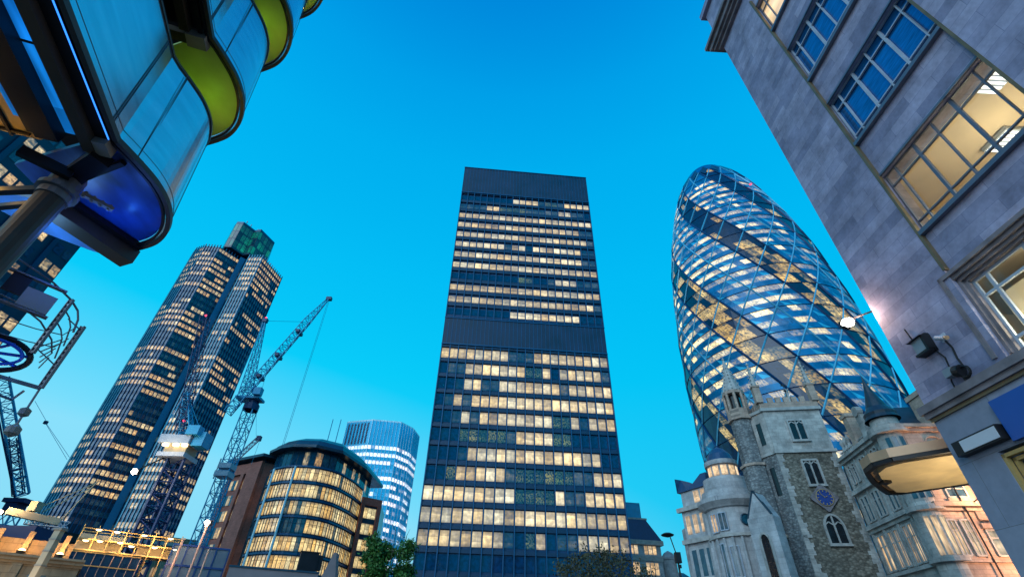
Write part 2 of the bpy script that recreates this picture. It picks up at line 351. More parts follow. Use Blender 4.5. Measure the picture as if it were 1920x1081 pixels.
# ------------------------------------------------------------------ ground
g = G(); g.face([(-2500, -2500, -.02), (2500, -2500, -.02), (2500, 2500, -.02), (-2500, 2500, -.02)]); g.build('ground', M['earth']); tag(bpy.data.objects['ground'], kind='structure')
g = G(); g.face([(-3.5, -60, 0), (5.5, -60, 0), (5.5, 60, 0), (-3.5, 60, 0)]); g.build('road', M['asphalt']); tag(bpy.data.objects['road'], kind='structure')
g = G(); g.box(5.5, -60, -.01, 10.0, 60, .12); g.box(-14, -60, -.01, -3.5, 60, .12); g.build('pavement', M['pave']); tag(bpy.data.objects['pavement'], kind='structure')

# ------------------------------------------------------------------ central dark tower
def central_tower():
    P0, P1 = (-15.11, 88.93), (21.76, 91.79); W, D, H = 36.98, 37, 118
    t = thing('office_tower', 'tall dark rectangular office tower with rows of cream lit windows in the centre', 'office tower', (3.3, 90.3, 0))
    m = facade(P0, P1)
    rows = {}
    A = ['        oooo.gg.####', '....oogggg.....oo.. ', 'oooooooo#ooo##oooooo', 'oo#oooo##oooooo#oo..', 'oooooooo#oooooooooo.', 'oooo#oo.oo.##o#ooo..',
         'ooo#oo##oooo######..', 'ooo#oo#ooo#ooooooooo', '         gg  .ooo...', 'oooooooooooo#ooooooo', 'oooooooooooooooooo#.', '        #########   ']
    B = ['oooooooo...o#ooooooo', ' ..oo##o##gg# ooooo.', '  .o#..oooooo#.oooo#', ' .o.###########o####', '  .o.oooooo##ggo.oo#', '   ggggg.####gg     ',
         '   .ooo#oo######oo  ', '  gooo#o.gggggg..oo#', '#########gggg#..####', 'ooooooooo######ooooo', 'o##oo##o. go ..oo#oo', '                    ', 'oooooooooooooooooooo', 'o#oooooo#ooooooooooo']
    zr = [105.1 - 3.62 * i for i in range(12)]; zb = [54.0 - 3.62 * i for i in range(14)]
    core = G(m); core.box(0, .35, 0, W, D, H)
    core.build('tower_body', M['navy'], t)
    bays = 20; bw = W / bays
    cells = []; gc = []
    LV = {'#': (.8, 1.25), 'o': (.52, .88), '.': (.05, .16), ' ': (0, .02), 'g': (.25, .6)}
    for rows_, zs in ((A, zr), (B, zb)):
        for s_, z in zip(rows_, zs):
            big = zs is zb
            s_ = s_.ljust(20)[:20]
            for i, ch in enumerate(s_):
                lo, hi = LV[ch]; hgt = 2.4 if big else 1.75
                zc = z + (.03 if big else -.1)
                q = wq(m, i * bw + .15, (i + 1) * bw - .15, zc - hgt / 2, zc + hgt / 2, .30)
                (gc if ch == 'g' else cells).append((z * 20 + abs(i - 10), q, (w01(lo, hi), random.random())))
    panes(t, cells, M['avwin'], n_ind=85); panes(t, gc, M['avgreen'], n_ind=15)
    g = G(m)
    for z in zr: g.box(-.05, 0, z + 1.35, W + .05, .34, z + 2.27)
    for z in zb: g.box(-.05, 0, z + 1.42, W + .05, .34, z + 2.02)
    g.build('floor_band', M['mull'], t)
    g = G(m)
    for z in zr: g.box(-.05, .05, z - 1.75, W + .05, .33, z - 1.32)
    g.build('sill_band', M['navy'], t)
    g = G(m)
    for i in range(bays + 1):
        x = i * bw; g.box(x - .09, -.22, 6, x + .09, .1, 55.9); g.box(x - .09, -.22, 63.2, x + .09, .1, 106.9)
    g.build('mullion', M['fin'], t)
    g = G(m); g.box(-.08, -.12, 56.2, W + .08, .3, 63.0); g.box(-.08, -.12, 107.0, W + .08, .3, 118.15)
    g.box(-.08, -.12, 12.4, W + .08, .3, 15.6) if False else None
    g.build('plant_louvre', M['navy2'], t)
    for z0, z1 in ((56.3, 62.9), (107.1, 118)):
        g = G(m)
        for i in range(41): x = i * W / 40; g.box(x - .05, -.2, z0, x + .05, -.1, z1)
        for z in (z0 - .2, z1 + .2): g.box(-.12, -.28, z - .12, W + .12, .2, z + .12)
        g.build('louvre_rib', M['fin'], t)
    g = G()                        # both flanks: bands and mullions
    for x in (-.06, W + .06):
        for z in zr + zb: g.v += []; g.tf = m; g.box(min(x, x * .9999) - .04, .4, z + 1.2, max(x, x) + .04, D, z + 2.2)
    g.build('side_band', M['fin'], t)
central_tower()

# ------------------------------------------------------------------ tall finned tower (left)
def finned_tower():
    t = thing('fluted_tower', 'tall steel finned tower with stepped crown glowing green behind the cranes', 'skyscraper', (-150, 195, 0))
    front = [(-171.5, 190), (-167.5, 184.2), (-163.5, 180.2), (-157.5, 177.7), (-150.4, 178.2), (-144.6, 187.4)]
    right = [(-142.2, 190.0), (-138.3, 185.2), (-131.2, 185.0), (-127.9, 202.4)]
    back = [(-142, 222), (-160, 222), (-172, 206)]
    poly = front + right + back
    G().prism(poly, 33, 165).build('tower_body', M['t42body'], t)
    c = [((x + 150) * .6 - 150, (y - 198) * .6 + 198) for x, y in poly]
    G().prism(c, 0, 33).build('core', M['t42body'], t)
    G().prism(c, 165.01, 168).build('roof_plant', M['navy'], t)
    fins = G(); cells = []; slabs = G()
    fl = [36.5 + 3.25 * i for i in range(40)]
    darkf = {1, 2, 13, 14, 22, 23, 30}
    segs = [(a, b, 0) for a, b in zip(front, front[1:])] + [(a, b, 1) for a, b in zip(right, right[1:])]
    shaded_fins = G()
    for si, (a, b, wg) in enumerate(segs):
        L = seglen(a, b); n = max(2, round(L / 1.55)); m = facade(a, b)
        F_ = fins if si in (0, 1, 2, 5, 6) else shaded_fins; F_.tf = m  # pale and dark fins by facet: light and shade put into colour
        for i in range(n + 1):
            x = L * i / n; F_.box(x - .10, -.45, 33, x + .10, .05, 166.2)
        for j, z in enumerate(fl):
            random.seed(j * 7 + wg * 1000 + int(a[0]))
            p = 0.06 if j in darkf else (.72 if j < 14 else .5 + .45 * ((j * 37 + wg * 11) % 5) / 5)
            if j > 34: p = .8
            if j in (12, 24, 29, 31) : p *= .4
            run = random.random() < p
            for i in range(n):
                if random.random() < .3: run = random.random() < p
                s = w01(.55, 1.15) if run else w01(0, .08)
                q = wq(m, L * i / n + .15, L * (i + 1) / n - .15, z - .8, z + 1.1, -.06)
                vis = 0 if (a in (front[3], right[0], right[1]) or a == front[4]) else 500
                cells.append((z * 3 + vis + (0 if s > .3 else 60), q, (s, random.random())))
    random.seed(11)
    panes(t, cells, M['t42win'], n_ind=100)
    fins.build('vertical_fin', M['t42fin'], t); shaded_fins.build('shaded_fin', M['fin'], t)
    # broad rib in the groove between the two wings
    G().prism([(-144.3, 187.0), (-142.4, 188.7), (-141.9, 192), (-145.2, 190)], 30, 166.5).build('central_rib', mat('rib_blue_steel', (.02, .15, .30), .4, .3, .3, .1), t)
    G().prism(poly, 30.5, 32.99).build('base_rim', M['black'], t)
    # crown
    cr = [(-154.5, 184.5), (-151, 181.0), (-147.5, 181.2), (-144.1, 187.3), (-140.2, 186.4), (-136.8, 197), (-145, 210), (-157, 200)]
    G().prism(cr, 168.01, 186).build('crown', M['t42body'], t)
    cc = []
    for a, b in zip(cr[:6], cr[1:6]):
        L = seglen(a, b); n = max(1, round(L / 2.2)); m = facade(a, b)
        for i in range(n):
            for z0 in (169, 174.5, 180):
                cc.append((z0, wq(m, L * i / n + .15, L * (i + 1) / n - .15, z0, z0 + 5, -.05), (w01(.05, 1.0), random.random())))
    panes(t, cc, M['crown'], name='crown_window')
    g = G(); g.prism(cr, 186.01, 186.8); g.build('parapet', M['fin'], t)
    g = G()
    for p in ((-146.5, 182), (-145.3, 184.5), (-143, 188)): g.tube((*p, 186.8), (*p, 188.2), .25)
    g.build('roof_light', M['white'], t)
finned_tower()

# ------------------------------------------------------------------ bullet-shaped spiral tower
def spiral_tower():
    a = R(32.75); Cx, Cy = 159.5 * math.sin(a), 159.5 * math.cos(a)
    t = thing('spiral_glass_tower', 'bullet shaped glass tower with dark spiral bands and cream lit floors', 'skyscraper', (Cx, Cy, 0))
    prof = [(0, 24.8), (15, 26.2), (30, 27.3), (45, 28.0), (60, 28.2), (75, 28.1), (90, 27.5), (105, 26.2), (120, 24.6), (135, 21.8), (150, 18.0), (160, 14.8), (168, 11.3), (174, 7.8), (178, 4.3), (180, .3)]
    def rad(z):
        for (z0, r0), (z1, r1) in zip(prof, prof[1:]):
            if z <= z1: return r0 + (r1 - r0) * max(0, (z - z0)) / (z1 - z0)
        return .3
    # smooth the profile
    def rs(z):
        if z > 172: return rad(z)
        return sum(rad(max(0, z + d)) for d in (-5, -2.5, 0, 2.5, 5)) / 5
    FH = 4.15; NF = 40; a0 = 32.75 + 180      # phi = angle to the right as seen from the street
    def pt(phi, z, dr=0):
        th = R(a0 - phi); r = max(.05, rs(z) + dr); return (Cx + r * math.sin(th), Cy + r * math.cos(th), z)
    # phi + 1.2047 z = c ; dark bands at c in [72,90] mod 60
    k = 5 / FH
    g = G()
    for j in range(45):
        z0, z1 = j * FH, min(180, (j + 1) * FH)
        for i in range(72): g.face([pt(i * 5, z0, -.5), pt(i * 5 + 5, z0, -.5), pt(i * 5 + 5, z1, -.5), pt(i * 5, z1, -.5)])
        if z1 >= 179.9: break
    g.build('inner_drum', M['gkspan'], t)
    litc = []; darkc = []; plainsec = {}; span = G()
    floors_dim = {3, 4, 11, 12, 29}
    for j in range(NF):
        z0 = j * FH; z1 = z0 + FH
        zs = z0 + FH * .50
        random.seed(100 + j); fb = w01(.5, 1.1) if j not in floors_dim else w01(.1, .4)
        for c in range(72):
            cc = c * 5 + 2   # c-coordinate of the column's left edge
            f0 = cc - k * z0; f1 = cc - k * z1; fs = cc - k * zs
            phi = ((f0 + 182.5) % 360) - 180
            dark = (cc - 72) % 60 < 20
            q = [pt(f0, z0), pt(f0 + 5, z0), pt(f1 + 5, z1), pt(f1, z1)]
            vis = 0 if abs(phi) < 62 else 5000
            if dark:
                goldz = 14 < j < 27 and -62 < phi < 62
                s = w01(.25, .95) if (goldz and random.random() < .6) or random.random() < .08 else 0
                if 9 < j < 15: s = w01(.0, .9) if random.random() < .25 else 0
                darkc.append((abs(z0 - 70) + vis, q, (s, random.random())))
            elif j >= 37:
                plainsec.setdefault(int((cc - 92) // 60) % 6, G()).face(q)
            else:
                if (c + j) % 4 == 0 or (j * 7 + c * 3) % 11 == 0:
                    span.face([pt(f0, z0), pt(f0 + 5, z0), pt(fs, zs)], 1); span.face([pt(f0 + 5, z0), pt(fs + 5, zs), pt(fs, zs)])  # cyan half facets paint sky reflections onto the glass
                else: span.face([pt(f0, z0), pt(f0 + 5, z0), pt(fs + 5, zs), pt(fs, zs)])
                edge = abs(phi) > 38
                s = fb * w01(.35, 1.25) if random.random() < (.5 if edge else .74) else w01(.0, .2)
                if phi > 45: s *= .3
                litc.append((abs(z0 - 70) + vis, [pt(fs, zs), pt(fs + 5, zs), pt(f1 + 5, z1), pt(f1, z1)], (s, random.random())))
    random.seed(5)
    panes(t, darkc, M['gkdark'], name='spiral_window', n_ind=60)
    panes(t, litc, M['gklit'], name='window', n_ind=100)
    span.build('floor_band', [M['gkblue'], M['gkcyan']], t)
    for q in plainsec.values(): q.build('upper_glazing', M['gkblue'], t)
    dm = G()
    ztop = NF * FH
    for j in range(8):
        z0 = ztop + (180 - ztop) * j / 8; z1 = ztop + (180 - ztop) * (j + 1) / 8
        for i in range(36): dm.face([pt(i * 10, z0), pt(i * 10 + 10, z0), pt(i * 10 + 10, z1), pt(i * 10, z1)])
    dm.build('dome', mat('dome_glass', (.002, .10, .30), .2, .3, .5, .3), t)
    # dark lens openings under the dome
    for i in range(18):
        ph = i * 20 + 2; g = G()
        zb = ztop - 4; g.face([pt(ph, zb - 1, .4), pt(ph + 8, zb + 4, .4), pt(ph + 1, zb + 9, .4), pt(ph - 8, zb + 4, .4)])
        g.build('dome_window', M['dark'], t)
    # diagrid
    g = G(); gd = G()
    for fam in (1, -1):
        for n in range(18):
            cst = 12 + n * 20
            edge = fam == 1 and ((cst - 72) % 60 < 1 or (cst - 92) % 60 < 1)
            pts = [pt(cst - fam * k * z, z, .12) for z in [ztop * q / 40 for q in range(41)]]
            if edge: G().path(pts, .36, 4).build('spiral_edge', M['gkframed'], t)
            else: g.path(pts, .26, 4)
    g.build('diagrid', M['gkframe'], t)
    g = G()
    for z in range(1, 20):
        zz_ = z * 2 * FH
        if zz_ > ztop: break
        g.path([pt(q * 5, zz_, .08) for q in range(73)], .12, 4)
    g.build('ring_rail', M['gkframed'], t)
    g = G(); g.lathe((Cx, Cy), [(.5, 179.7), (.5, 180.6), (.02, 181)], 8); g.build('red_beacon', M['red'], t)
    g = G(); p = pt(44, 146, 1.0); g.lathe((p[0], p[1]), [(.02, p[2] - .5), (.5, p[2]), (.02, p[2] + .5)], 8); g.build('red_beacon', M['red'], t)
spiral_tower()

# ------------------------------------------------------------------ far pale glass tower
def pale_tower():
    t = thing('pale_glass_tower', 'pale blue glass tower with white lit floors left of the dark tower', 'office tower', (-70, 255, 0))
    f = [(-86.5, 244), (-72, 240), (-57.5, 242.4), (-52.2, 251), (-50.6, 262)]
    poly = f + [(-58, 275), (-86, 275)]
    G().prism(poly, 0, 100).build('tower_body', M['wglass'], t)
    cells = []; fin = G(); sc = G()
    for k, (a, b) in enumerate(zip(f, f[1:])):
        L = seglen(a, b); n = max(2, round(L / 1.9)); m = facade(a, b); fin.tf = m; sc.tf = m
        for i in range(n + 1):
            x = L * i / n; fin.box(x - .07, -.3, 4, x + .07, .0, 100.6)
            if k == 0 and 0 < i < n: sc.box(x - .7, -.3, 88, x + .1, -.1, 99)
        for j in range(24):
            z = 86 - j * 3.75; random.seed(j + 40)
            p = {0: .95, 1: .95, 2: .9, 3: .2, 4: .8}.get(j, .55); run = 1
            for i in range(n):
                if random.random() < .4: run = random.random() < p
                s = w01(.8, 1.3) if run else w01(0, .25)
                if j in (15, 16): s = 0
                cells.append((i * 0 + z + (100 if k > 2 else 0), wq(m, L * i / n + .2, L * (i + 1) / n - .2, z - .85, z + 1.05, -.06), (s, random.random())))
    vis = [(-z if 1 else 0, q, r) for z, q, r in cells]
    panes(t, vis, M['wwin'], n_ind=100)
    fin.build('vertical_fin', M['wfin'], t); sc.build('roof_screen', M['navy'], t)
    g = G(); g.prism(poly, 100.01, 100.8); g.build('parapet', M['wfin'], t)
pale_tower()

# ------------------------------------------------------------------ dark office block at the far left
def left_block():
    t = thing('office_block', 'dark navy office block with scattered orange lit windows behind the steel stair tower', 'office block', (-95, 45, 0))
    P0, P1 = (-84.5, 12), (-80.0, 64.6); m = facade(P0, P1); L = seglen(P0, P1)
    G(m).box(0, .1, 0, L, 30, 74).build('building_body', M['navy2'], t)
    n = 30; bw = L / n; cells = []
    for j in range(15):
        z = 20 + j * 3.7; run = 0; random.seed(j * 3 + 1)
        for i in range(n):
            if i % 4 == 3: continue
            if i % 4 == 0 or random.random() < .3: run = random.random() < .48
            s = w01(.5, .95) if run else w01(0, .05)
            cells.append((abs(z - 50) * 1.0 - i * .5, wq(m, i * bw + .2, (i + 1) * bw - .2, z - .95, z + .95, .04), (s, random.random())))
    panes(t, cells, M['t42win'], n_ind=100)
    g = G(m)
    for i in range(n // 4 + 1): g.box(i * 4 * bw - .9 + 0, -.25, 0, i * 4 * bw - .1, .15, 74.3)
    g.build('pier', M['navy'], t)
left_block()

# ------------------------------------------------------------------ curved gold-lit office with brick wings
def curved_office():
    t = thing('curved_office', 'curved glass office with gold lit floors, brown brick wings and dark roof', 'office building', (-55, 140, 0))
    f = [(-62.0, 127.8), (-60.6, 124.6), (-58.4, 122.0), (-55.1, 120.2), (-52.2, 119.5), (-49.5, 119.6), (-46.8, 120.4), (-44.6, 122.0), (-43.0, 124.4), (-41.9, 128.0), (-41.0, 132), (-40.3, 138.8)]
    poly = f + [(-42, 160), (-80, 160), (-78, 136)]
    G().prism(poly, 0, 38.3).build('building_body', M['band'], t)
    rows = [36.6 - 3.8 * i for i in range(8)]
    cells = []; sp_ = G(); mu = G()
    for k, (a, b) in enumerate(zip(f, f[1:])):
        L = seglen(a, b); m = facade(a, b); n = max(2, round(L / 1.05)); sp_.tf = m; mu.tf = m
        for i in range(n):
            mu.box(L * i / n - .05, -.2, 5, L * i / n + .05, 0, 38.2)
            for j, z in enumerate(rows):
                s = w01(.65, 1.05)
                if j == 3 and (k in (0, 1) or (k in (4, 5))): s = w01(.0, .2)
                if random.random() < .04: s = .15
                cells.append((-z + (0 if s > .4 else 5), wq(m, L * i / n + .05, L * (i + 1) / n - .05, z - 1.45, z + 1.35, -.05), (s, random.random())))
    panes(t, cells, M['rwin'], n_ind=100)
    for z in rows:
        g = G()
        for (a, b) in zip(f, f[1:]): g.tf = facade(a, b); g.box(-.02, -.28, z + 1.62, seglen(a, b) + .02, -.02, z + 2.0)
        g.build('spandrel_band', M['fin'], t)
        g = G()
        for (a, b) in zip(f, f[1:]): g.tf = facade(a, b); g.box(-.02, -.12, z + .38, seglen(a, b) + .02, -.04, z + .44)
        g.build('transom', M['mull'], t)
    mu.build('mullion', M['mull'], t)
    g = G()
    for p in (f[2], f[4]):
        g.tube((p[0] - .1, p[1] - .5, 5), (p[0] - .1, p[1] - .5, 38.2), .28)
    g.build('reflection_strip', M['wfin'], t)  # pale uprights stand in for a white vertical reflection on the glazing
    # set back top storey
    top = [(-64, 132), (-61.9, 127.8), (-58.5, 124.6), (-55.8, 123.2), (-49.5, 122.7), (-45.4, 127), (-42.6, 139), (-41.9, 151)]
    G().prism(top + [(-60, 158)], 38.31, 43.6).build('top_storey', M['band'], t)
    cc = []
    for a, b in zip(top, top[1:]):
        L = seglen(a, b); m = facade(a, b); n = max(1, round(L / 1.7))
        for i in range(n):
            cc.append((-a[0], wq(m, L * i / n + .12, L * (i + 1) / n - .12, 39.6, 43, -.05), (random.choice((0, .02, .03, .5, .02)), random.random())))
    panes(t, cc, M['t42win'], name='top_storey_window')
    rim = [(-66.5, 134), (-63.5, 126.2), (-59, 122.2), (-55.3, 120.6), (-49.3, 120.6), (-43.5, 125), (-40.2, 138), (-39.2, 156), (-60, 160)]
    G().prism(rim, 43.61, 44.3).build('roof_edge', M['roofm'], t)
    g = G(); c = (-53, 141)
    def sc(k_): return [(c[0] + (x - c[0]) * k_, c[1] + (y - c[1]) * k_) for x, y in rim]
    prev = sc(.97)
    for k_, z0, z1 in ((.9, 44.31, 46), (.75, 46, 47.6), (.5, 47.6, 48.8), (.2, 48.8, 49.3)):
        g.prism(prev, z0, z1, top=sc(k_), capb=False, capt=k_ == .2); prev = sc(k_)
    g.build('roof', M['roofm'], t)
    g = G()
    for x in (-50.5, -48.2): g.tube((x, 130, 47), (x, 130, 55), .12)
    g.build('roof_mast', M['craneb'], t)
    # brick wing on the left, pier block on the right
    W = [(-75.4, 133), (-64.6, 127.4)]; m = facade(*W); L = seglen(*W)
    G().prism([(-75.4, 133.2), (-64.6, 127.6), (-61.8, 129.3), (-62, 150), (-78, 150)], 0, 41.6).build('brick_wing', M['brick'], t)
    g = G(m)
    g.box(-.1, -.5, 0, 1.1, .1, 41.8); g.box(5.0, -.5, 0, 6.2, .1, 39.2); g.box(7.4, -.7, 0, L + .1, .1, 41.8); g.box(-.1, -.5, 39.2, L, .1, 41.8)
    g.build('brick_pier', M['brick'], t)
    cc = []
    for z in rows:
        for x in (1.3, 2.5, 3.7, 6.35):
            cc.append((-z, wq(m, x, x + (1.1 if x < 5 else .9), z - 1.2, z + 1.3, -.04), (w01(.4, .9) if random.random() < .8 else .05, random.random())))
    panes(t, cc, M['rwin'], name='wing_window')
    g = G(); g.prism([(-78, 136), (-76.5, 131.6), (-64.4, 125.2), (-60.8, 128.6), (-64, 150), (-79, 150)], 42.6, 43.3); g.build('wing_roof', M['roofm'], t)
    g = G()
    for z in (41.7,): g.prism([(-75, 133.8), (-65, 128.6), (-63, 131), (-64, 148), (-77, 148)], 41.61, 42.59)
    g.build('wing_attic', M['band'], t)
    X = [(-39.5, 138.0), (-35.4, 141.2)]; m = facade(*X); L = seglen(*X)
    G().prism([X[0], X[1], (-37, 155), (-43, 155)], 0, 35.6).build('pier_block', M['band'], t)
    g = G(m); g.box(-.3, -.5, 0, .7, .3, 36.2); g.box(L - .8, -.5, 0, L + .3, .3, 36.2); g.box(.7, -.5, 34.3, L - .8, .3, 36.2)
    g.build('brick_pier', M['brick'], t)
    cc = []
    for z in [32.4 - 3.9 * i for i in range(7)]:
        for i in range(3): cc.append((-z, wq(m, .8 + i * 1.2, 1.9 + i * 1.2, z - 1.3, z + 1.3, -.05), (w01(.6, 1), random.random())))
    panes(t, cc, M['rwin'], name='wing_window')
curved_office()

# ------------------------------------------------------------------ block right of the central tower, domed block
def mansard_block():
    t = thing('mansard_block', 'pale grey block with dark blue mansard roof and lit windows beside the dark tower', 'building', (35, 155, 0))
    P0, P1 = (33.5, 149.5), (44.6, 151.5); m = facade(P0, P1); L = seglen(P0, P1)
    G(m).box(0, 0, 0, L, 12, 28.4).build('building_body', M['whitest'], t)
    g = G(m); g.prism([(-.6, -.4), (L + .6, -.4), (L + .6, 12), (-.6, 12)], 29.6, 35.5, top=[(-.6, 2), (L - 2.4, 2), (L - 2.4, 10), (-.6, 10)]); g.build('mansard_roof', M['blueroof'], t)
    g = G(m); g.box(-.8, -.7, 28.41, L + .8, 12, 29.59); g.box(-.2, -.3, 24.4, L + .2, 0, 25.6); g.box(-.6, 2, 35.51, L - 2, 10, 36); g.box(-.2, -.3, 19.8, L + .2, 0, 20.4); g.build('cornice', M['dress'], t)
    cc = []
    for z0, z1 in ((26, 28.2), (21, 24), (16, 19), (11, 14)):
        for x in (.6, 1.9, 3.2, 6.2, 7.5, 8.8): cc.append((-z0, wq(m, x, x + 1.05, z0, z1, -.04), (w01(.8, 1.2), random.random())))
    panes(t, cc, M['roomwin'])
    g = G(m); g.box(1, 5, 36, 9, 9, 41); g.build('roof_plant', M['craneb'], t)
mansard_block()
def low_domed():
    t = thing('low_domed_block', 'small far block with rounded bay, blue roof and orange lit windows', 'building', (52, 160, 0))
    m = facade((45.2, 153), (58, 160)); L = 14.6
    G(m).box(0, 0, 0, L, 10, 19.5).build('building_body', M['pink'], t)
    g = G(m); g.prism([(-.3, -.3), (L + .3, -.3), (L + .3, 10), (-.3, 10)], 19.51, 23, top=[(-.3, 3), (L - 4, 3), (L - 4, 9), (-.3, 9)]); g.build('roof', M['blueroof'], t)
    g = G(m); g.lathe((2.2, -.2), [(2.0, 0), (2.0, 25), (2.2, 25.2), (2.2, 25.8), (1.2, 27), (.1, 27.6)], 18); g.build('corner_turret', M['whitest'], t)
    cc = []
    for z0 in (16.4, 12.4, 8.6):
        for x in (5.2, 7.2, 9.2, 11.2, 13): cc.append((-z0, wq(m, x, x + 1.2, z0, z0 + 2.3, -.04), (w01(.7, 1.2), random.random() * .4)))
    panes(t, cc, M['roomwin'])
    g = G(m); g.lathe((6.4, -1.0), [(.02, 14), (.45, 14.4), (.02, 14.8)], 10); g.build('lantern', M['lampwarm'], t)
low_domed()

# ------------------------------------------------------------------ church tower
def gothic(g, m, x0, x1, z0, z1, y, arch=True, n=6):
    """pointed panel outline"""
    xm = (x0 + x1) / 2; zs = z1 - (x1 - x0) * (.75 if arch else 0)
    pts = [(x0, z0), (x1, z0), (x1, zs)]
    if arch:
        for k in range(1, n): t_ = k / n; pts.append((x1 - (x1 - x0) / 2 * (1 - math.cos(t_ * math.pi / 2)), zs + (z1 - zs) * math.sin(t_ * math.pi / 2)))
        pts.append((xm, z1))
        for k in range(n - 1, 0, -1): t_ = k / n; pts.append((x0 + (x1 - x0) / 2 * (1 - math.cos(t_ * math.pi / 2)), zs + (z1 - zs) * math.sin(t_ * math.pi / 2)))
        pts.append((x0, zs))
    else: pts.append((x0, z1))
    g.face([T(m, x, y, z) for x, z in pts])
    return pts
def outline(g, m, pts, y, w=.12, d=.16):
    for a, b in zip(pts, pts[1:] + pts[:1]): g.beam(T(m, a[0], y, a[1]), T(m, b[0], y, b[1]), w, d)
def church():
    t = thing('church_tower', 'ragstone church tower with battlements, stair turret spire and blue clock', 'church tower', (36, 60, 0))
    CL, CR = (33.0, 57.3), (39.6, 56.2); m = facade(CL, CR); W = seglen(CL, CR); D = 6.8
    g = G(m); g.box(.0, 0, 0, W, D, 22.2); g.build('tower_shaft', M['rub'], t)
    g = G(m); g.box(-.05, -.05, 22.55, W + .05, D, 27.6); g.build('belfry_stage', M['pale'], t)
    g = G(m); g.box(-.22, -.25, 22.2, W + .22, D + .1, 22.55); g.box(-.3, -.32, 27.6, W + .3, D + .2, 28.0); g.box(-.06, -.06, 12.9, .9, 0.0, 13.2)
    g.build('string_course', M['dress'], t)
    for sd_ in (0, 1):                         # ragged quoins
        g = G(m); z = 0; k = 0
        while z < 22:
            a = (.78, .38, .62, .45, .7)[(k * 3 + sd_) % 5]
            if sd_: g.box(W - a, -.06, z, W + .06, .5, z + .385)
            else: g.box(-.06, -.06, z, a, .5, z + .385)
            z += .4; k += 1
        g.build('quoins', M['pale'], t)
    g = G(m); g.box(-.2, -.35, 0, .95, -.07, 9.5); g.build('buttress', M['pale'], t)
    g = G(m)                                   # battlements
    for x0, y0, x1, y1 in ((-.2, -.2, W + .2, .2), (-.2, .2, .2, D), (W - .2, .2, W + .2, D), (.2, D - .2, W - .2, D + .1)):
        g.box(x0, y0, 28.01, x1, y1, 28.75)
    for i in range(5):
        x = .9 + i * (W - 1.8) / 5 + .12; g.box(x, -.2, 28.76, x + .62, .2, 29.45)
        g.box(-.2, x, 28.76, .2, x + .62, 29.45)
    g.build('battlements', M['pink'], t)
    for px, py, zt in ((-.05, -.05, 34.6), (W + .05, 0, 34.4), (-.05, D - .1, 33.5), (W, D, 33.5)):
        g = G(m); g.prism([(px - .42, py - .42), (px + .42, py - .42), (px + .42, py + .42), (px - .42, py + .42)], 28.76, 30.9)
        g.prism([(px - .5, py - .5), (px + .5, py - .5), (px + .5, py + .5), (px - .5, py + .5)], 30.91, 31.15)
        pin = g.build('pinnacle', M['pink'], t)
        g = G(m); g.lathe((px, py), [(.42, 31.16), (.28, 32.4), (.10, zt - .3), (.2, zt - .15), (.02, zt + .2)], 8)
        for q in range(5):
            zq = 31.4 + q * .55; r = .40 - q * .05
            for sx, sy in ((1, 1), (1, -1), (-1, 1), (-1, -1)): g.box(px + sx * r - .07, py + sy * r - .07, zq, px + sx * r + .07, py + sy * r + .07, zq + .16)
        g.build('spirelet', M['dress'], pin)
    g = G(m); g.tube((W / 2 + .4, .3, 28.7), (W / 2 + .4, .3, 31.6), .05); g.box(W / 2 + .1, .25, 31.2, W / 2 + .75, .33, 31.4); g.lathe((W / 2 + .4, .3), [(.02, 30.3), (.2, 30.5), (.02, 30.7)], 8)
    g.build('weather_vane', M['black'], t)
    def win(x0, x1, z0, z1, arch, mull=2):
        g = G(); p = gothic(g, m, x0, x1, z0, z1, -.09, arch); w_ = g.build('window', M['dark'], t)
        f = G(); outline(f, m, p, -.12, .2, .22)
        for i in range(1, mull):
            x = x0 + (x1 - x0) * i / mull; f.beam(T(m, x, -.12, z0), T(m, x, -.12, z1 - .15), .14, .16)
        for i in range(mull):
            a = x0 + (x1 - x0) * i / mull; b = x0 + (x1 - x0) * (i + 1) / mull; xm = (a + b) / 2; zt = z1 - (.75 if arch else .2)
            f.beam(T(m, a, -.12, zt - .35), T(m, xm, -.12, zt), .09, .12); f.beam(T(m, b, -.12, zt - .35), T(m, xm, -.12, zt), .09, .12)
        f.box(0, 0, 0, 0, 0, 0) if False else None
        f.beam(T(m, x0 - .15, -.16, z0 - .1), T(m, x1 + .15, -.16, z0 - .1), .3, .16)
        f.build('tracery', M['dress'], w_)
    win(2.45, 4.3, 23.7, 26.3, False); win(2.5, 4.25, 18.4, 21.3, False); win(2.5, 4.5, 12.2, 15.2, True)
    # clock on its diamond board
    cx, cz = 3.5, 16.95
    g = G(m); g.face([(cx - 1.45, -.30, cz), (cx, -.30, cz - 1.45), (cx + 1.45, -.30, cz), (cx, -.30, cz + 1.45)])
    for a, b in (((-1.45, 0), (0, -1.45)), ((0, -1.45), (1.45, 0)), ((1.45, 0), (0, 1.45)), ((0, 1.45), (-1.45, 0))): g.beam((cx + a[0], -.2, cz + a[1]), (cx + b[0], -.2, cz + b[1]), .22, .16)
    cl = g.build('clock', M['stoneband'], t)
    g = G(m); pts = [(cx + .88 * math.cos(R(k * 15)), -.36, cz + .88 * math.sin(R(k * 15))) for k in range(24)]; g.face(pts)
    g.build('clock_face', M['clock'], cl)
    g = G(m)
    for k in range(12):
        c_, s_ = math.cos(R(k * 30)), math.sin(R(k * 30)); g.beam((cx + .62 * c_, -.39, cz + .62 * s_), (cx + .80 * c_, -.39, cz + .80 * s_), .07, .04, up=(0, 1, 0))
    pp = [(cx + .88 * math.cos(R(k * 15)), -.37, cz + .88 * math.sin(R(k * 15))) for k in range(25)]
    g.path(pp, .035, 5); g.build('numerals', M['gold'], cl)
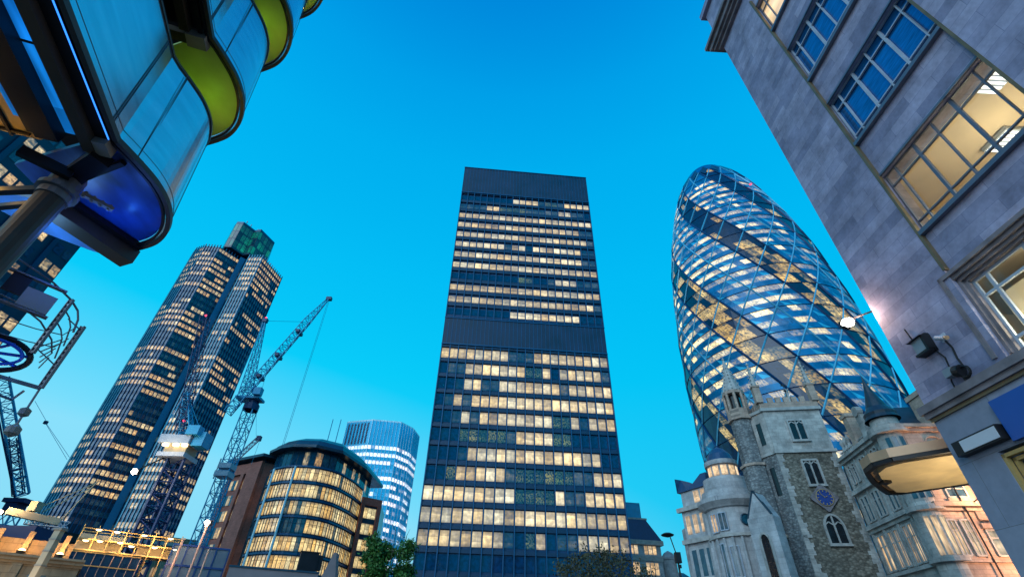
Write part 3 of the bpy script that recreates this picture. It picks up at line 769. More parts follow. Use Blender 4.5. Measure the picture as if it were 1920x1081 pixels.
    g = G(m); g.beam((cx, -.42, cz), (cx - .38, -.42, cz + .42), .07, .04); g.beam((cx, -.42, cz), (cx + .28, -.42, cz + .14), .09, .04); g.build('clock_hand', M['gold'], cl)
    # the narrow side wall windows
    TL, TR = (31.1, 61.6), (33.0, 57.3); ms = facade(TL, TR); L2 = seglen(TL, TR)
    g = G(ms); g.box(0, 0.02, 0, L2 - .03, 2.2, 22.2); g.build('side_wall', M['rubg'], t)
    g = G(ms); g.box(.3, 0, 22.56, L2 - .06, 2.2, 27.59); g.build('side_belfry_wall', M['pale'], t)
    g = G(ms); g.box(0, -.15, 22.21, L2 - .25, .1, 22.54); g.box(0, -.2, 27.61, L2 - .3, .1, 27.99); g.build('side_string', M['dress'], t)
    for z0, z1 in ((23.6, 26.4), (17.6, 20.8)):
        g = G(ms); g.face([(L2 - 1.6, -.03, z0), (L2 - .9, -.03, z0), (L2 - .9, -.03, z1), (L2 - 1.6, -.03, z1)]); g.build('window', M['dark'], t)
    # stair turret with open lantern and spire
    c = (31.35, 60.3)
    def octp(r): return [(c[0] + r * math.cos(R(22.5 + 45 * k)), c[1] + r * math.sin(R(22.5 + 45 * k))) for k in range(8)]
    g = G(); g.prism(octp(1.5), 0, 21.3); g.prism(octp(1.35), 21.61, 27.4); g.build('turret_shaft', M['rubg'], t)
    g = G()
    for z in (13.2, 21.3, 27.41): g.prism(octp(1.68), z, z + .3)
    for r, z0, z1 in ((1.5, 27.72, 28.9), (1.45, 31.2, 31.6)): g.prism(octp(r), z0, z1)
    g.build('string_course', M['pink'], t)
    for x, y in octp(1.3): G().tube((x, y, 28.9), (x, y, 31.2), .20, 6).build('lantern_shaft', M['pink'], t)
    g = G(); g.prism(octp(.75), 28.91, 31.19); g.build('lantern_core', M['dark'], t)
    g = G(); g.lathe(c, [(1.4, 31.61), (.7, 34.0), (.12, 36.8), (.22, 36.95), (.02, 37.3)], 8)
    for q in range(8):
        for k in range(0, 8, 1):
            r = 1.36 - q * .155; z = 31.8 + q * .58
            if r > .2: x = c[0] + r * math.cos(R(22.5 + 45 * k)); y = c[1] + r * math.sin(R(22.5 + 45 * k)); g.box(x - .06, y - .06, z, x + .06, y + .06, z + .14)
    g.build('turret_spire', M['dress'], t)
church()

def porch():
    t = thing('church_aisle', 'white gabled church aisle with tall arched window at the foot of the stair turret', 'church aisle', (29, 60, 0))
    P0, P1 = (27.0, 56.9), (28.7, 54.4); m = facade(P0, P1); L = seglen(P0, P1)
    g = G(m); g.box(0, 0, 0, L, 1.5, 14.4); g.prism([(0, 0), (L, 0), (L, 1.5), (0, 1.5)], 14.41, 17.0, top=[(L * .45, 0), (L * .6, 0), (L * .6, 1.5), (L * .45, 1.5)]); g.build('gable_wall', M['whitest'], t)
    g = G(m); g.beam((.15, .1, 14.6), (L * .5, .1, 17.3), .16, .3, up=(0, 1, 0)); g.beam((L - .1, .1, 14.6), (L * .5, .1, 17.3), .16, .3, up=(0, 1, 0)); g.build('coping', M['roofm'], t)
    g = G(); p = gothic(g, m, L * .3, L * .68, 7, 12.9, -.06); w_ = g.build('window', M['dark'], t)
    g = G(); outline(g, m, p, -.1, .22, .2); g.build('window_surround', M['dress'], w_)
porch()

# ------------------------------------------------------------------ white corner building with rotunda
def white_corner():
    t = thing('white_corner_building', 'white classical corner building with dark domed rotunda, lit attic and round clock', 'building', (31, 70, 0))
    c = (31.2, 69.4); r = 3.5
    a = (27.7, 71.5); b = (26.0, 75.5)
    G().prism([(27.6, 70.6), (31, 66), (38, 66), (40, 80), (28, 82)], 0, 18.4).build('building_body', M['whitest'], t)
    g = G(); g.lathe(c, [(r, 0), (r, 18.2), (r + .3, 18.3), (r + .9, 19.0), (r + .9, 19.5), (r + .2, 19.6), (r + .1, 20.6), (r - .4, 20.7), (r - .5, 22.4), (2.2, 22.5)], 32); g.build('rotunda', M['whitest'], t)
    g = G()
    for z in (5.5, 9.6, 14.6): g.lathe(c, [(r + .02, z), (r + .35, z + .1), (r + .35, z + .45), (r + .02, z + .5)], 32)
    g.build('string_course', M['dress'], t)
    g = G()
    for k in range(9):
        an = R(180 + k * 18); x = c[0] + (r + .12) * math.cos(an); y = c[1] + (r + .12) * math.sin(an); g.tube((x, y, 9.7), (x, y, 14.6), .2, 8)
    g.build('pilaster', M['whitest'], t)
    g = G(); g.lathe(c, [(2.0, 22.4), (2.0, 24.2), (2.3, 24.3), (2.3, 24.9), (1.9, 25.0)], 20); g.build('lantern_drum', M['whitest'], t)
    g = G(); g.lathe(c, [(2.0, 24.95), (1.6, 26.0), (.9, 26.8), (.1, 27.2)], 20); g.build('dome', M['blueroof'], t)
    for k in range(6):
        an = R(190 + k * 32); d = Vector((math.cos(an), math.sin(an), 0)); s = Vector((-d.y, d.x, 0)); p = Vector((c[0], c[1], 0)) + d * 2.05
        q = [p - s * .42 + Vector((0, 0, 22.7)), p + s * .42 + Vector((0, 0, 22.7)), p + s * .42 + Vector((0, 0, 24.1)), p - s * .42 + Vector((0, 0, 24.1))]
        G().face(q, 0, (w01(.9, 1.3), .4)).build('lantern_window', M['roomwin'], t)
    for k, (an, z0, z1, s_) in enumerate(((204, 6, 9, .05), (228, 6, 9, .9), (256, 6, 9, .1), (282, 6.2, 9.2, .05), (204, 10.2, 14, .1), (232, 10.2, 13.6, .05), (284, 10.2, 13.4, 1.0), (200, 15.4, 17.6, .7), (222, 15.5, 17.6, .1))):
        an = R(an); d = Vector((math.cos(an), math.sin(an), 0)); s = Vector((-d.y, d.x, 0)); p = Vector((c[0], c[1], 0)) + d * (r + .06)
        q = [p - s * .55 + Vector((0, 0, z0)), p + s * .55 + Vector((0, 0, z0)), p + s * .55 + Vector((0, 0, z1)), p - s * .55 + Vector((0, 0, z1))]
        w_ = G().face(q, 0, (s_, .5)).build('window', M['roomwin'], t)
        g = G(); q2 = [v + d * .05 for v in q]
        for i in range(4): g.beam(q2[i], q2[(i + 1) % 4], .12, .12)
        g.beam((q2[0] + q2[1]) / 2, (q2[2] + q2[3]) / 2, .09, .09); g.build('frame', M['white'], w_)
    # round clock
    an = R(268); d = Vector((math.cos(an), math.sin(an), 0)); s = Vector((-d.y, d.x, 0)); p = Vector((c[0], c[1], 16.6)) + d * (r + .05)
    def cir(rr, off): return [p + d * off + s * rr * math.cos(R(k * 18)) + Vector((0, 0, rr * math.sin(R(k * 18)))) for k in range(20)]
    g = G(); g.face(cir(.55, .12)); ck = g.build('round_window', M['coolwin'], t)
    g = G(); q = cir(.62, .1); g.path(q + q[:1], .11, 6); g.build('ring', M['roofm'], ck)
    # attic wing on the left with lit dormers
    m = facade((25.9, 74.5), (28.6, 69.8)); L = seglen((25.9, 74.5), (28.6, 69.8))
    g = G(m); g.box(0, 0, 0, L, 6, 19.8); g.build('left_wing', M['whitest'], t)
    g = G(m)
    for z in (5.5, 10, 15, 19.2): g.box(-.5, -.5, z, L, .1, z + .55)
    g.build('left_cornice', M['dress'], t)
    for z0, z1, s_ in ((6.5, 9.3, .5), (11, 14.2, .05), (16.2, 18.6, .9)):
        for x in (.5, 1.8, 3.1, 4.3): G().face(wq(m, x, x + .8, z0, z1, -.04), 0, (s_ * w01(.6, 1.2), .3)).build('window', M['roomwin'], t)
    g = G(m); g.box(.3, .2, 19.81, L, 4, 21.9); g.build('attic', M['whitest'], t)
    G().face(wq(m, 2.6, 3.6, 20.1, 21.7, .17), 0, (1.2, .3)).build('window', M['roomwin'], t)
    G().face(wq(m, 3.9, 4.9, 20.1, 21.7, .17), 0, (1.0, .3)).build('window', M['roomwin'], t)
    g = G(m); g.prism([(1.9, -.1), (L, -.1), (L, 4), (1.9, 4)], 21.91, 24.2, top=[(3.5, 1.5), (4.5, 1.5), (4.5, 2.5), (3.5, 2.5)]); g.prism([(-.1, -.1), (1.9, -.1), (1.9, 4), (-.1, 4)], 21.91, 24.0, top=[(-.1, -.1), (.1, 1), (.1, 3), (-.1, 4)]); g.build('roof', M['blueroof'], t)
white_corner()

# ------------------------------------------------------------------ ornate corner building right of the church
def ornate():
    t = thing('ornate_corner_building', 'ornate Victorian stone corner building with conical slate roof, right front lit pink', 'building', (42, 50, 0))
    A, B, Cc = (39.35, 55.3), (38.1, 45.9), (48.5, 44.4)
    mL = facade(A, B); LL = seglen(A, B); mR = facade((38.9, 45.05), Cc); LR = seglen((38.9, 45.05), Cc)
    G().prism([A, B, (38.9, 45.05), Cc, (49, 58), (41, 58)], 0, 20.6).build('building_body', M['pale'], t)
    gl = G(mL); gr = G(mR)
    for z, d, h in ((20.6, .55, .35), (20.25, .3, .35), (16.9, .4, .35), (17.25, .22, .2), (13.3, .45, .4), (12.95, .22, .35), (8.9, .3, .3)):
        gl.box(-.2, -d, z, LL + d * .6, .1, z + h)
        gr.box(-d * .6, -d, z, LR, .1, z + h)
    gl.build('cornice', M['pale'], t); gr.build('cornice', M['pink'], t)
    g = G(mR); g.box(0, -.06, 0, LR, .02, 20.24); g.build('pink_lit_facing', M['pink'], t)  # pink stone on facing and cornice carries the floodlit tint of this front
    # giant-order pilasters
    g = G(mL)
    for x in (.25, 2.6, 5.3, 7.9): 
        g.box(x - .18, -.16, 9.3, x + .18, 0, 12.94); g.box(x - .15, -.13, 13.8, x + .15, 0, 16.89); g.box(x - .12, -.1, 17.5, x + .12, 0, 20.2)
    g.build('pilaster', M['pale'], t)
    def window(m, x0, x1, z0, z1, s, arch=False, y=-.05, matw='roomwin', lights=2):
        g = G(); 
        g.face(wq(m, x0, x1, z0, z1, y), 0, (s, random.random() * .6)); w_ = g.build('window', M[matw], t)
        f = G()
        for a, b in (((x0, z0), (x1, z0)), ((x1, z0), (x1, z1)), ((x0, z1), (x1, z1)), ((x0, z0), (x0, z1))): f.beam(T(m, a[0], y - .05, a[1]), T(m, b[0], y - .05, b[1]), .13, .14)
        for i in range(1, lights): x = x0 + (x1 - x0) * i / lights; f.beam(T(m, x, y - .04, z0), T(m, x, y - .04, z1), .08, .08)
        f.beam(T(m, x0, y - .04, z0 + (z1 - z0) * .68), T(m, x1, y - .04, z0 + (z1 - z0) * .68), .08, .08)
        if arch:
            xm = (x0 + x1) / 2; rr = (x1 - x0) / 2 + .1
            pts = [T(m, xm + rr * math.cos(R(k * 18)), y - .06, z1 + rr * math.sin(R(k * 18))) for k in range(11)]
            f.path(pts, .09, 6)
        f.build('frame', M['dress'], w_)
    for x in (.8, 1.75, 3.5, 4.2, 6.1, 6.8): window(mL, x, x + .5, 17.9, 19.5, .03, True, lights=1)
    window(mL, 8.25, 9.0, 17.8, 19.9, .03, matw='coolwin', lights=1)
    for x in (.7, 1.5, 3.1, 3.9, 5.75, 6.5): window(mL, x, x + .62, 14.0, 16.4, .06, lights=1)
    window(mL, 8.3, 8.9, 14, 16.3, .05, lights=1)
    for x in (.75, 1.55): window(mL, x, x + .62, 9.4, 12.6, w01(.5, .9), lights=1)
    for x in (3.0, 4.1, 5.75, 6.7, 8.2): window(mL, x, x + .75, 9.4, 12.6, w01(.4, 1.0), lights=2)
    # bow at the corner
    c = (38.9, 46.2); g = G()
    g.lathe(c, [(1.25, 0), (1.25, 20.25), (1.75, 20.3), (1.8, 20.95), (1.3, 21.0), (1.25, 21.9)], 24); g.build('corner_turret', M['pale'], t)
    g = G()
    for z in (8.9, 13.0, 16.9): g.lathe(c, [(1.26, z), (1.6, z + .1), (1.6, z + .5), (1.26, z + .55)], 24)
    g.build('turret_band', M['pale'], t)
    g = G(); g.lathe(c, [(1.62, 21.91), (1.45, 22.3), (1.5, 22.6), (1.0, 23.3), (.45, 25.0), (.12, 26.4), (.02, 27.0)], 20); g.build('turret_spire', M['slate'], t)
    for an, s in ((215, .8), (240, .9), (268, 1.0), (292, .9)):
        for z0, z1, k in ((9.5, 12.6, 1), (14.1, 16.4, .08), (17.8, 19.8, .05)):
            an_ = R(an); d = Vector((math.cos(an_), math.sin(an_), 0)); sv = Vector((-d.y, d.x, 0)); p = Vector((c[0], c[1], 0)) + d * 1.28
            q = [p - sv * .2 + Vector((0, 0, z0)), p + sv * .2 + Vector((0, 0, z0)), p + sv * .2 + Vector((0, 0, z1)), p - sv * .2 + Vector((0, 0, z1))]
            G().face(q, 0, (s * k, .4)).build('turret_window', M['roomwin'], t)
    window(mR, 2.4, 2.75, 18.0, 19.1, .0, lights=1, y=-.12); window(mR, 2.95, 3.3, 18.0, 19.1, .0, lights=1, y=-.12)
    g = G(mR); pts = [(2.85 + .75 * math.cos(R(k * 18)), -.14, 19.25 + .55 * math.sin(R(k * 18))) for k in range(11)]; g.path(pts, .09, 6); g.box(2.0, -.3, 17.5, 3.7, -.06, 17.8); g.build('window_hood', M['pink'], t)
    window(mR, 1.5, 3.2, 14.1, 15.2, .15, y=-.12); window(mR, 1.35, 2.1, 9.4, 12.2, .9, y=-.12, lights=2); window(mR, .2, .9, 9.4, 12.2, 1.0, y=-.12, lights=2)
    window(mR, 3.1, 4.6, 9.4, 11.4, .8, y=-.12, lights=1); window(mR, 5.6, 6.8, 9.4, 12.2, .3, y=-.12)
    g = G(mR); g.box(2.9, -.35, 11.5, 4.9, -.06, 11.9); g.box(3.0, -.28, 12.2, 4.8, -.06, 12.9); g.box(1.3, -.3, 13.75, 3.5, -.06, 14.0); g.build('window_hood', M['pink'], t)
    g = G(mR); g.tube((2.35, -.35, 4), (2.2, -.35, 17), .07); g.build('drain_pipe', M['black'], t)
    # roof, chimneys, gable statue block
    g = G(); g.prism([(39.6, 48), (40.6, 46.5), (47, 45.6), (48, 57), (41, 57)], 20.96, 24.4, top=[(41.4, 50), (42.4, 48.4), (46, 47.6), (46.5, 55), (42.5, 55)]); g.build('roof', M['slate'], t)
    g = G(mR); g.box(4.3, .3, 20.96, 6.0, 2.2, 24.4); g.box(4.15, .15, 24.41, 6.15, 2.35, 24.9); g.build('chimney', M['pink'], t)
    g = G(mL); g.box(3.3, .1, 20.96, 4.3, 1.1, 24.4); g.box(3.15, -.05, 24.41, 4.45, 1.25, 24.8); g.build('chimney', M['pink'], t)
    g = G(mL); g.box(5.9, .1, 20.96, 6.9, .9, 23.6); g.build('gable_pier', M['pale'], t)
    g = G(mL); pts = [(6.4 + .55 * math.cos(R(k * 30)), -.02, 24.1 + .55 * math.sin(R(k * 30))) for k in range(12)]; g.face(pts); g.face([(p[0], .6, p[2]) for p in pts][::-1])
    for a, b in zip(pts, pts[1:] + pts[:1]): g.face([a, b, (b[0], .6, b[2]), (a[0], .6, a[2])])
    g.build('round_finial', M['pale'], t)
    g = G(mL)
    for x in (.6, 1.3, 2.0): g.lathe((x, .5), [(.25, 20.96), (.3, 21.6), (.18, 22.2), (.3, 22.6), (.05, 23.2)], 8)
    g.build('roof_urn', M['pale'], t)
    g = G(mL); g.beam((0, .2, 21.6), (3.2, .2, 21.6), .12); g.beam((4.4, .2, 21.6), (9, .2, 21.6), .12)
    for i in range(16): g.box(.2 + i * .55, .14, 20.96, .32 + i * .55, .26, 21.6)
    g.build('balustrade', M['pale'], t)
    # wall floodlights that pink the right-hand front
    l = thing('wall_floodlight', 'small warm floodlight fixed low on the pink lit front of the ornate building', 'floodlight', (0, 0, 0))
    p = T(mR, 3.2, -2.3, 13.9); l.location = p
    g = G(); g.tube(p, T(mR, 3.2, -.1, 13.6), .05); g.box(p[0] - .25, p[1] - .15, p[2] - .15, p[0] + .25, p[1] + .15, p[2] + .1); g.build('housing', M['black'], l)
    g = G(); g.box(p[0] - .2, p[1] - .1, p[2] + .11, p[0] + .2, p[1] + .1, p[2] + .14); g.build('lens', M['lampwarm'], l)
    lamp('flood', T(mR, 3.2, -2.2, 14.2), (1, .52, .26), 1500, l, .3)
    lamp('flood', T(mR, 4.4, -3.4, 9.0), (1, .50, .25), 1800, l, .3)
ornate()

# ------------------------------------------------------------------ stone office on the right
def right_building():
    t = thing('stone_office_building', 'grey ashlar stone office building with steel framed windows on the right edge', 'office building', (10.2, 8, 0))
    P0, P1 = (10.1, 10.55), (10.4, .55); m = facade(P0, P1); L = 26
    holes = [(2.3, 5.75)]                      # window bays are recessed in s
    bays = [(2.3, 5.75), (8.6, 12.05), (14.9, 18.35)]
    wins = [(21.7, 23.9), (17.75, 19.95), (14.0, 16.15), (10.25, 12.42)]
    # solid wall built as strips round the openings
    g = G(m); xs = [0] + [v for b in bays for v in b] + [L]
    for i in range(0, len(xs), 2): g.box(xs[i], 0, 6.6, xs[i + 1], .6, 25.4)
    for a, b in bays:
        zs = [9.0, 10.25, 12.42, 14.0, 16.15, 17.75, 19.95, 21.7, 23.9, 25.4]
        for i in range(0, len(zs), 2): g.box(a, .10, zs[i], b, .6, zs[i + 1])
    g.box(0, .61, 6.6, .6, 14, 25.4); g.box(.6, 13.4, 6.6, L, 14, 25.4)
    g.build('stone_wall', M['portland'], t)
    g = G(m)
    for a, b in bays:
        g.box(a - .02, -.01, 9.0, a + .05, .1, 24.6); g.box(b - .05, -.01, 9.0, b + .02, .1, 24.6)
    g.build('bay_edge_strip', M['bronze'], t)
    g = G(m)
    for a, b in bays:
        for z0, z1 in wins: g.box(a + .05, -.03, z0 - .14, b - .05, .5, z0 - .02); g.box(a, .05, z1 + .01, b, .12, z1 + .08)
    g.build('window_sill', M['frame'], t)
    # rear of each room and floors so that rooms close
    g = G(m); g.box(.61, 5.0, 6.6, L, 5.2, 25.4)
    for z in (8.95, 12.9, 16.6, 20.3, 24.2): g.box(.61, .61, z, L, 5.0, z + .22)
    g.box(.61, .61, 6.6, .8, 5, 25.4); g.box(7.1, .61, 6.6, 7.3, 5, 25.4); g.box(13.4, .61, 6.6, 13.6, 5, 25.4)
    g.build('room_shell', M['plaster'], t)
    def steel_window(a, b, z0, z1, pat, fm, y=.24):
        # main pane
        w_ = G(m).face([(a + .06, y + .03, z0), (b - .06, y + .03, z0), (b - .06, y + .03, z1), (a + .06, y + .03, z1)], 0, (pat[0], pat[1])).build('window', M[pat[2]], t)
        f = G(m); W = b - a; H = z1 - z0
        vs_ = [0, .10, .30, .385, .615, .70, .90, 1.0]; hs = [0, .16, .80, 1]
        for v in (0, .105, .315, .50, .685, .895, 1): 
            wd = .07 if v in (.315, .685) else .035
            f.box(a + .05 + v * (W - .1) - wd / 2, y - .05, z0, a + .05 + v * (W - .1) + wd / 2, y + .02, z1)
        for h in (0, .17, .80, 1): f.box(a + .05, y - .045, z0 + h * H - .02, b - .05, y + .015, z0 + h * H + .02)
        f.build('frame', fm, w_)
        return w_
    for k, (a, b) in enumerate(bays):
        for j, (z0, z1) in enumerate(wins):
            if j == 3: steel_window(a, b, z0, z1, (0, 0, 'glass'), M['frame'])
            elif j == 0: steel_window(a, b, z0, z1, (1.0, .5, 'roomwin'), M['frame'])
            else: steel_window(a, b, z0, z1, (0, 0, 'bluewin'), M['white'])
    # lit room behind the third window: lamps on the ceiling
    for k, (a, b) in enumerate(bays[:2]):
        for sx, dy in ((a + 2.75, 1.25), (a + 1.15, 2.9)):
            g = G(m); g.box(sx - .36, dy - .3, 12.74, sx + .36, dy + .3, 12.86); ft = g.build('ceiling_light', M['white'], t)
            g = G(m)
            for q in range(6): g.box(sx - .33 + q * .115, dy - .26, 12.71, sx - .27 + q * .115, dy + .26, 12.735)
            g.build('louvre_lamp', M['strip'], ft)
        lamp('room_lamp', T(m, (a + b) / 2, 2.4, 11.5), (1, .78, .46), 150, t, .4)
    # ground floor tall window bay (deep moulded reveal)
    a, b = 2.05, 9.0; z0, z1 = 6.75, 8.9
    g = G(m)
    for q, (o, y) in enumerate(((.0, -.04), (.12, .03), (.22, .10), (.30, .17))):
        g.box(a + o, y, z0, a + o + .10, y + .12, z1 - o * .8); g.box(a + o, y, z1 - o * .8 - .1, b, y + .12, z1 - o * .8)
    g.build('moulded_reveal', M['stoneband'], t)
    g = G(m); g.box(a, .5, 6.6, b, .58, 6.74); g.build('reveal_sill', M['stoneband'], t)
    w_ = G(m).face([(a + .4, .34, z0), (b, .34, z0), (b, .34, 8.55), (a + .4, .34, 8.55)]).build('window', M['glass'], t)
    f = G(m)
    for x in (a + .42, a + .75, a + 1.65, a + 2.0, a + 2.9, a + 3.8, a + 4.7, a + 5.6): f.box(x - .035, .27, z0, x + .035, .33, 8.55)
    for z in (z0 + .04, 7.05, 8.12, 8.53): f.box(a + .4, .275, z - .03, b, .325, z + .03)
    f.build('frame', M['white'], w_)
    g = G(m); g.box(a + .4, .7, z0, b, .75, 8.2); g.build('window_blind', mat('cream_blind', (.62, .55, .40), .8, 0, .1, 1), t)
    lamp('room_lamp', T(m, 4.0, .52, 8.7), (1, .80, .50), 70, t, .1); lamp('room_lamp', T(m, 3.0, .52, 7.2), (1, .80, .50), 50, t, .1)
    # string course, ground storey
    g = G(m); g.box(-.12, -.16, 6.42, L, .7, 6.6); g.box(-.06, -.10, 6.30, L, .6, 6.42); g.build('string_course', M['stoneband'], t)
    g = G(m); g.box(-.02, -.05, 6.22, L, .5, 6.30); g.build('string_strip', M['bronze'], t)
    g = G(m); g.box(0, 0, 5.18, L, .6, 6.22); g.box(0, 0, 0, 1.0, .6, 5.18); g.box(6.2, 0, 0, 7.2, .6, 5.18); g.box(12.4, 0, 0, 13.4, .6, 5.18); g.box(0, .61, 0, .6, 14, 6.6)
    g.build('ground_storey_wall', M['smooth'], t)
    for a_ in (1.0, 7.2):
        g = G(m); g.box(a_, .45, .4, a_ + 5.2, .5, 5.12); sf = g.build('shop_window', M['dark'], t)
        g = G(m)
        for q, y in enumerate((.02, .12, .24)): g.box(a_ + q * .09, y, .2, a_ + q * .09 + .07, y + .1, 5.12 - q * .09); g.box(a_ + q * .09, y, 5.05 - q * .09, a_ + 5.2, y + .1, 5.12 - q * .09)
        g.build('gilt_frame', M['gold'], sf)
    # main cornice and attic
    g = G(m)
    for o, z, h in ((.16, 25.4, .18), (.30, 25.58, .16), (.42, 25.74, .30), (.55, 26.04, .22), (.3, 26.26, .1)):
        g.box(-o, -o, z, L, 14 + o, z + h)
    g.build('cornice', M['stoneband'], t)
    g = G(m); g.box(-.05, -.02, 26.37, L, 13.5, 29.0); g.box(-.25, -.2, 29.01, L, 13.8, 29.4); g.build('attic', M['portland'], t)
    # hoods of the side windows seen past the corner
    for z0, z1 in ((20.0, 20.35), (23.1, 23.3)):
        g = G(m); g.box(-.45, 1.2, z0, 0, 4.2, z1); g.box(-.36, 1.3, z1, 0, 4.1, z1 + .15)
        if z0 < 21: g.box(-.28, 1.5, 20.5, -.02, 1.9, 23.1); g.box(-.28, 3.5, 20.5, -.02, 3.9, 23.1)
        g.build('side_window_hood', M['stoneband'], t)
    # blank signs
    g = G(m); g.box(1.5, -.10, 5.22, 4.6, -.01, 6.05); tag(g.build('shop_fascia_sign', M['signblue'], None), 'blank blue fascia sign fixed to the stone office building below its string course', 'sign')
    s = thing('white_light_box', 'small blank white sign box with a dark end beside the blue fascia sign', 'sign', T(m, .85, -.1, 5.3))
    g = G(m); g.box(.30, -.20, 5.30, 1.44, -.01, 5.60); g.build('box', M['black'], s)
    g = G(m); g.box(.52, -.215, 5.335, 1.41, -.201, 5.565); g.build('sign_face', M['signwhite'], s)
    # junction box, camera, floodlight and cables
    s = thing('wall_junction_box', 'grey junction box with sloping black hood on the stone wall near its corner', 'junction box', T(m, .9, -.15, 7.8))
    g = G(m); g.box(.74, -.22, 7.62, 1.06, -.01, 7.95); g.build('box', M['greyp'], s)
    g = G(m); g.prism([(.68, -.30), (1.12, -.30), (1.12, 0), (.68, 0)], 7.951, 8.04, top=[(.7, -.1), (1.1, -.1), (1.1, 0), (.7, 0)]); g.box(1.06, -.24, 7.58, 1.12, -.01, 7.95); g.box(.70, -.24, 7.56, 1.12, -.01, 7.615); g.build('hood', M['black'], s)
    tag(G(m).path([(1.08, -.06, 7.56), (1.18, -.05, 7.3), (1.12, -.05, 7.0), (1.0, -.05, 6.8), (.98, -.05, 6.6)], .018, 6).build('wall_cable', M['black'], None), 'thin black cable drooping from the junction box hood to the string course', 'cable')
    tag(G(m).path([(.62, -.03, 8.45), (.66, -.03, 8.1), (.70, -.03, 8.02)], .016, 6).build('wall_cable', M['black'], None), 'short black cable running up the stone above the junction box', 'cable')
    s = thing('security_camera', 'small white dome security camera on a bracket right of the junction box', 'security camera', T(m, 1.5, -.1, 7.6))
    g = G(m); g.tube((1.38, -.02, 7.72), (1.38, -.2, 7.70), .05); g.box(1.30, -.02, 7.62, 1.46, 0, 7.82); g.build('bracket', M['white'], s)
    g = G(m); g.tube((1.38, -.2, 7.70), (1.62, -.26, 7.56), .06, 10); g.lathe((0, 0), [(0, 0)], 3) if False else None; g.build('camera_body', M['white'], s)
    g = G(m); g.tube((1.62, -.26, 7.56), (1.68, -.275, 7.525), .045, 10, .05); g.build('lens_ring', M['copper'], s)
    tag(G(m).path([(1.42, -.06, 7.62), (1.46, -.05, 7.4), (1.42, -.05, 7.15), (1.44, -.05, 6.95)], .022, 6).build('wall_cable', M['black'], None), 'black cable linking the white camera to the floodlight below it', 'cable')
    s = thing('wall_spotlight', 'grey spotlight with black round back clamped just above the string course', 'spotlight', T(m, 1.4, -.1, 6.8))
    g = G(m); g.box(1.10, -.26, 6.80, 1.32, -.08, 6.98); g.build('housing', M['greyp'], s)
    g = G(m); g.tube((1.32, -.17, 6.86), (1.46, -.17, 6.82), .13, 14); g.path([(1.5 + .12 * math.cos(R(k * 30)), -.17, 6.76 + .12 * math.sin(R(k * 30))) for k in range(13)], .03, 6); g.box(1.36, -.15, 6.6, 1.42, -.02, 6.75); g.build('yoke', M['black'], s)
right_building()

# marquee beyond the corner
def marquee():
    t = thing('entrance_canopy', 'long canopy with rounded copper end and gold lit underside projecting past the stone corner', 'canopy', (12, 13, 5.7))
    z = 6.0
    near = [(10.35, 12.65), (12.6, 10.75)]; far = [(12.55, 15.75), (15.6, 12.9)]
    endp = [(10.35, 12.65), (10.12, 13.1), (10.25, 13.7), (10.9, 14.5), (11.7, 15.3), (12.2, 15.75), (12.55, 15.75)]
    poly = [(15.6, 12.9), (12.55, 15.75), (12.2, 15.75), (11.7, 15.3), (10.9, 14.5), (10.25, 13.7), (10.12, 13.1), (10.35, 12.65), (12.6, 10.75)]
    poly = poly[::-1]
    c = (12.8, 13.2)
    def sc(k): return [(c[0] + (x - c[0]) * k, c[1] + (y - c[1]) * k) for x, y in poly]
    G().prism(sc(1.0), z + .12, z + .36).build('fascia', M['copper'], t)
    G().prism(sc(.86), z, z + .119).build('soffit', M['canopysoff'], t)
    g = G(); q = sc(.97)
    for a, b in zip(q, q[1:] + q[:1]): g.beam((*a, z + .06), (*b, z + .06), .14, .10)
    g.build('edge_rail', M['black'], t)
    g = G()
    for p in ((11.2, 14.3), (12.0, 12.0), (13.8, 14.2)): g.box(p[0] - .12, p[1] - .12, z - .08, p[0] + .12, p[1] + .12, z - .001)
    g.build('clamp', M['black'], t)
    lamp('canopy_lamp', (11.7, 12.6, 4.6), (1, .74, .40), 90, t, .2)
    lamp('canopy_lamp', (13.4, 13.6, 4.5), (1, .74, .40), 80, t, .2)
marquee()

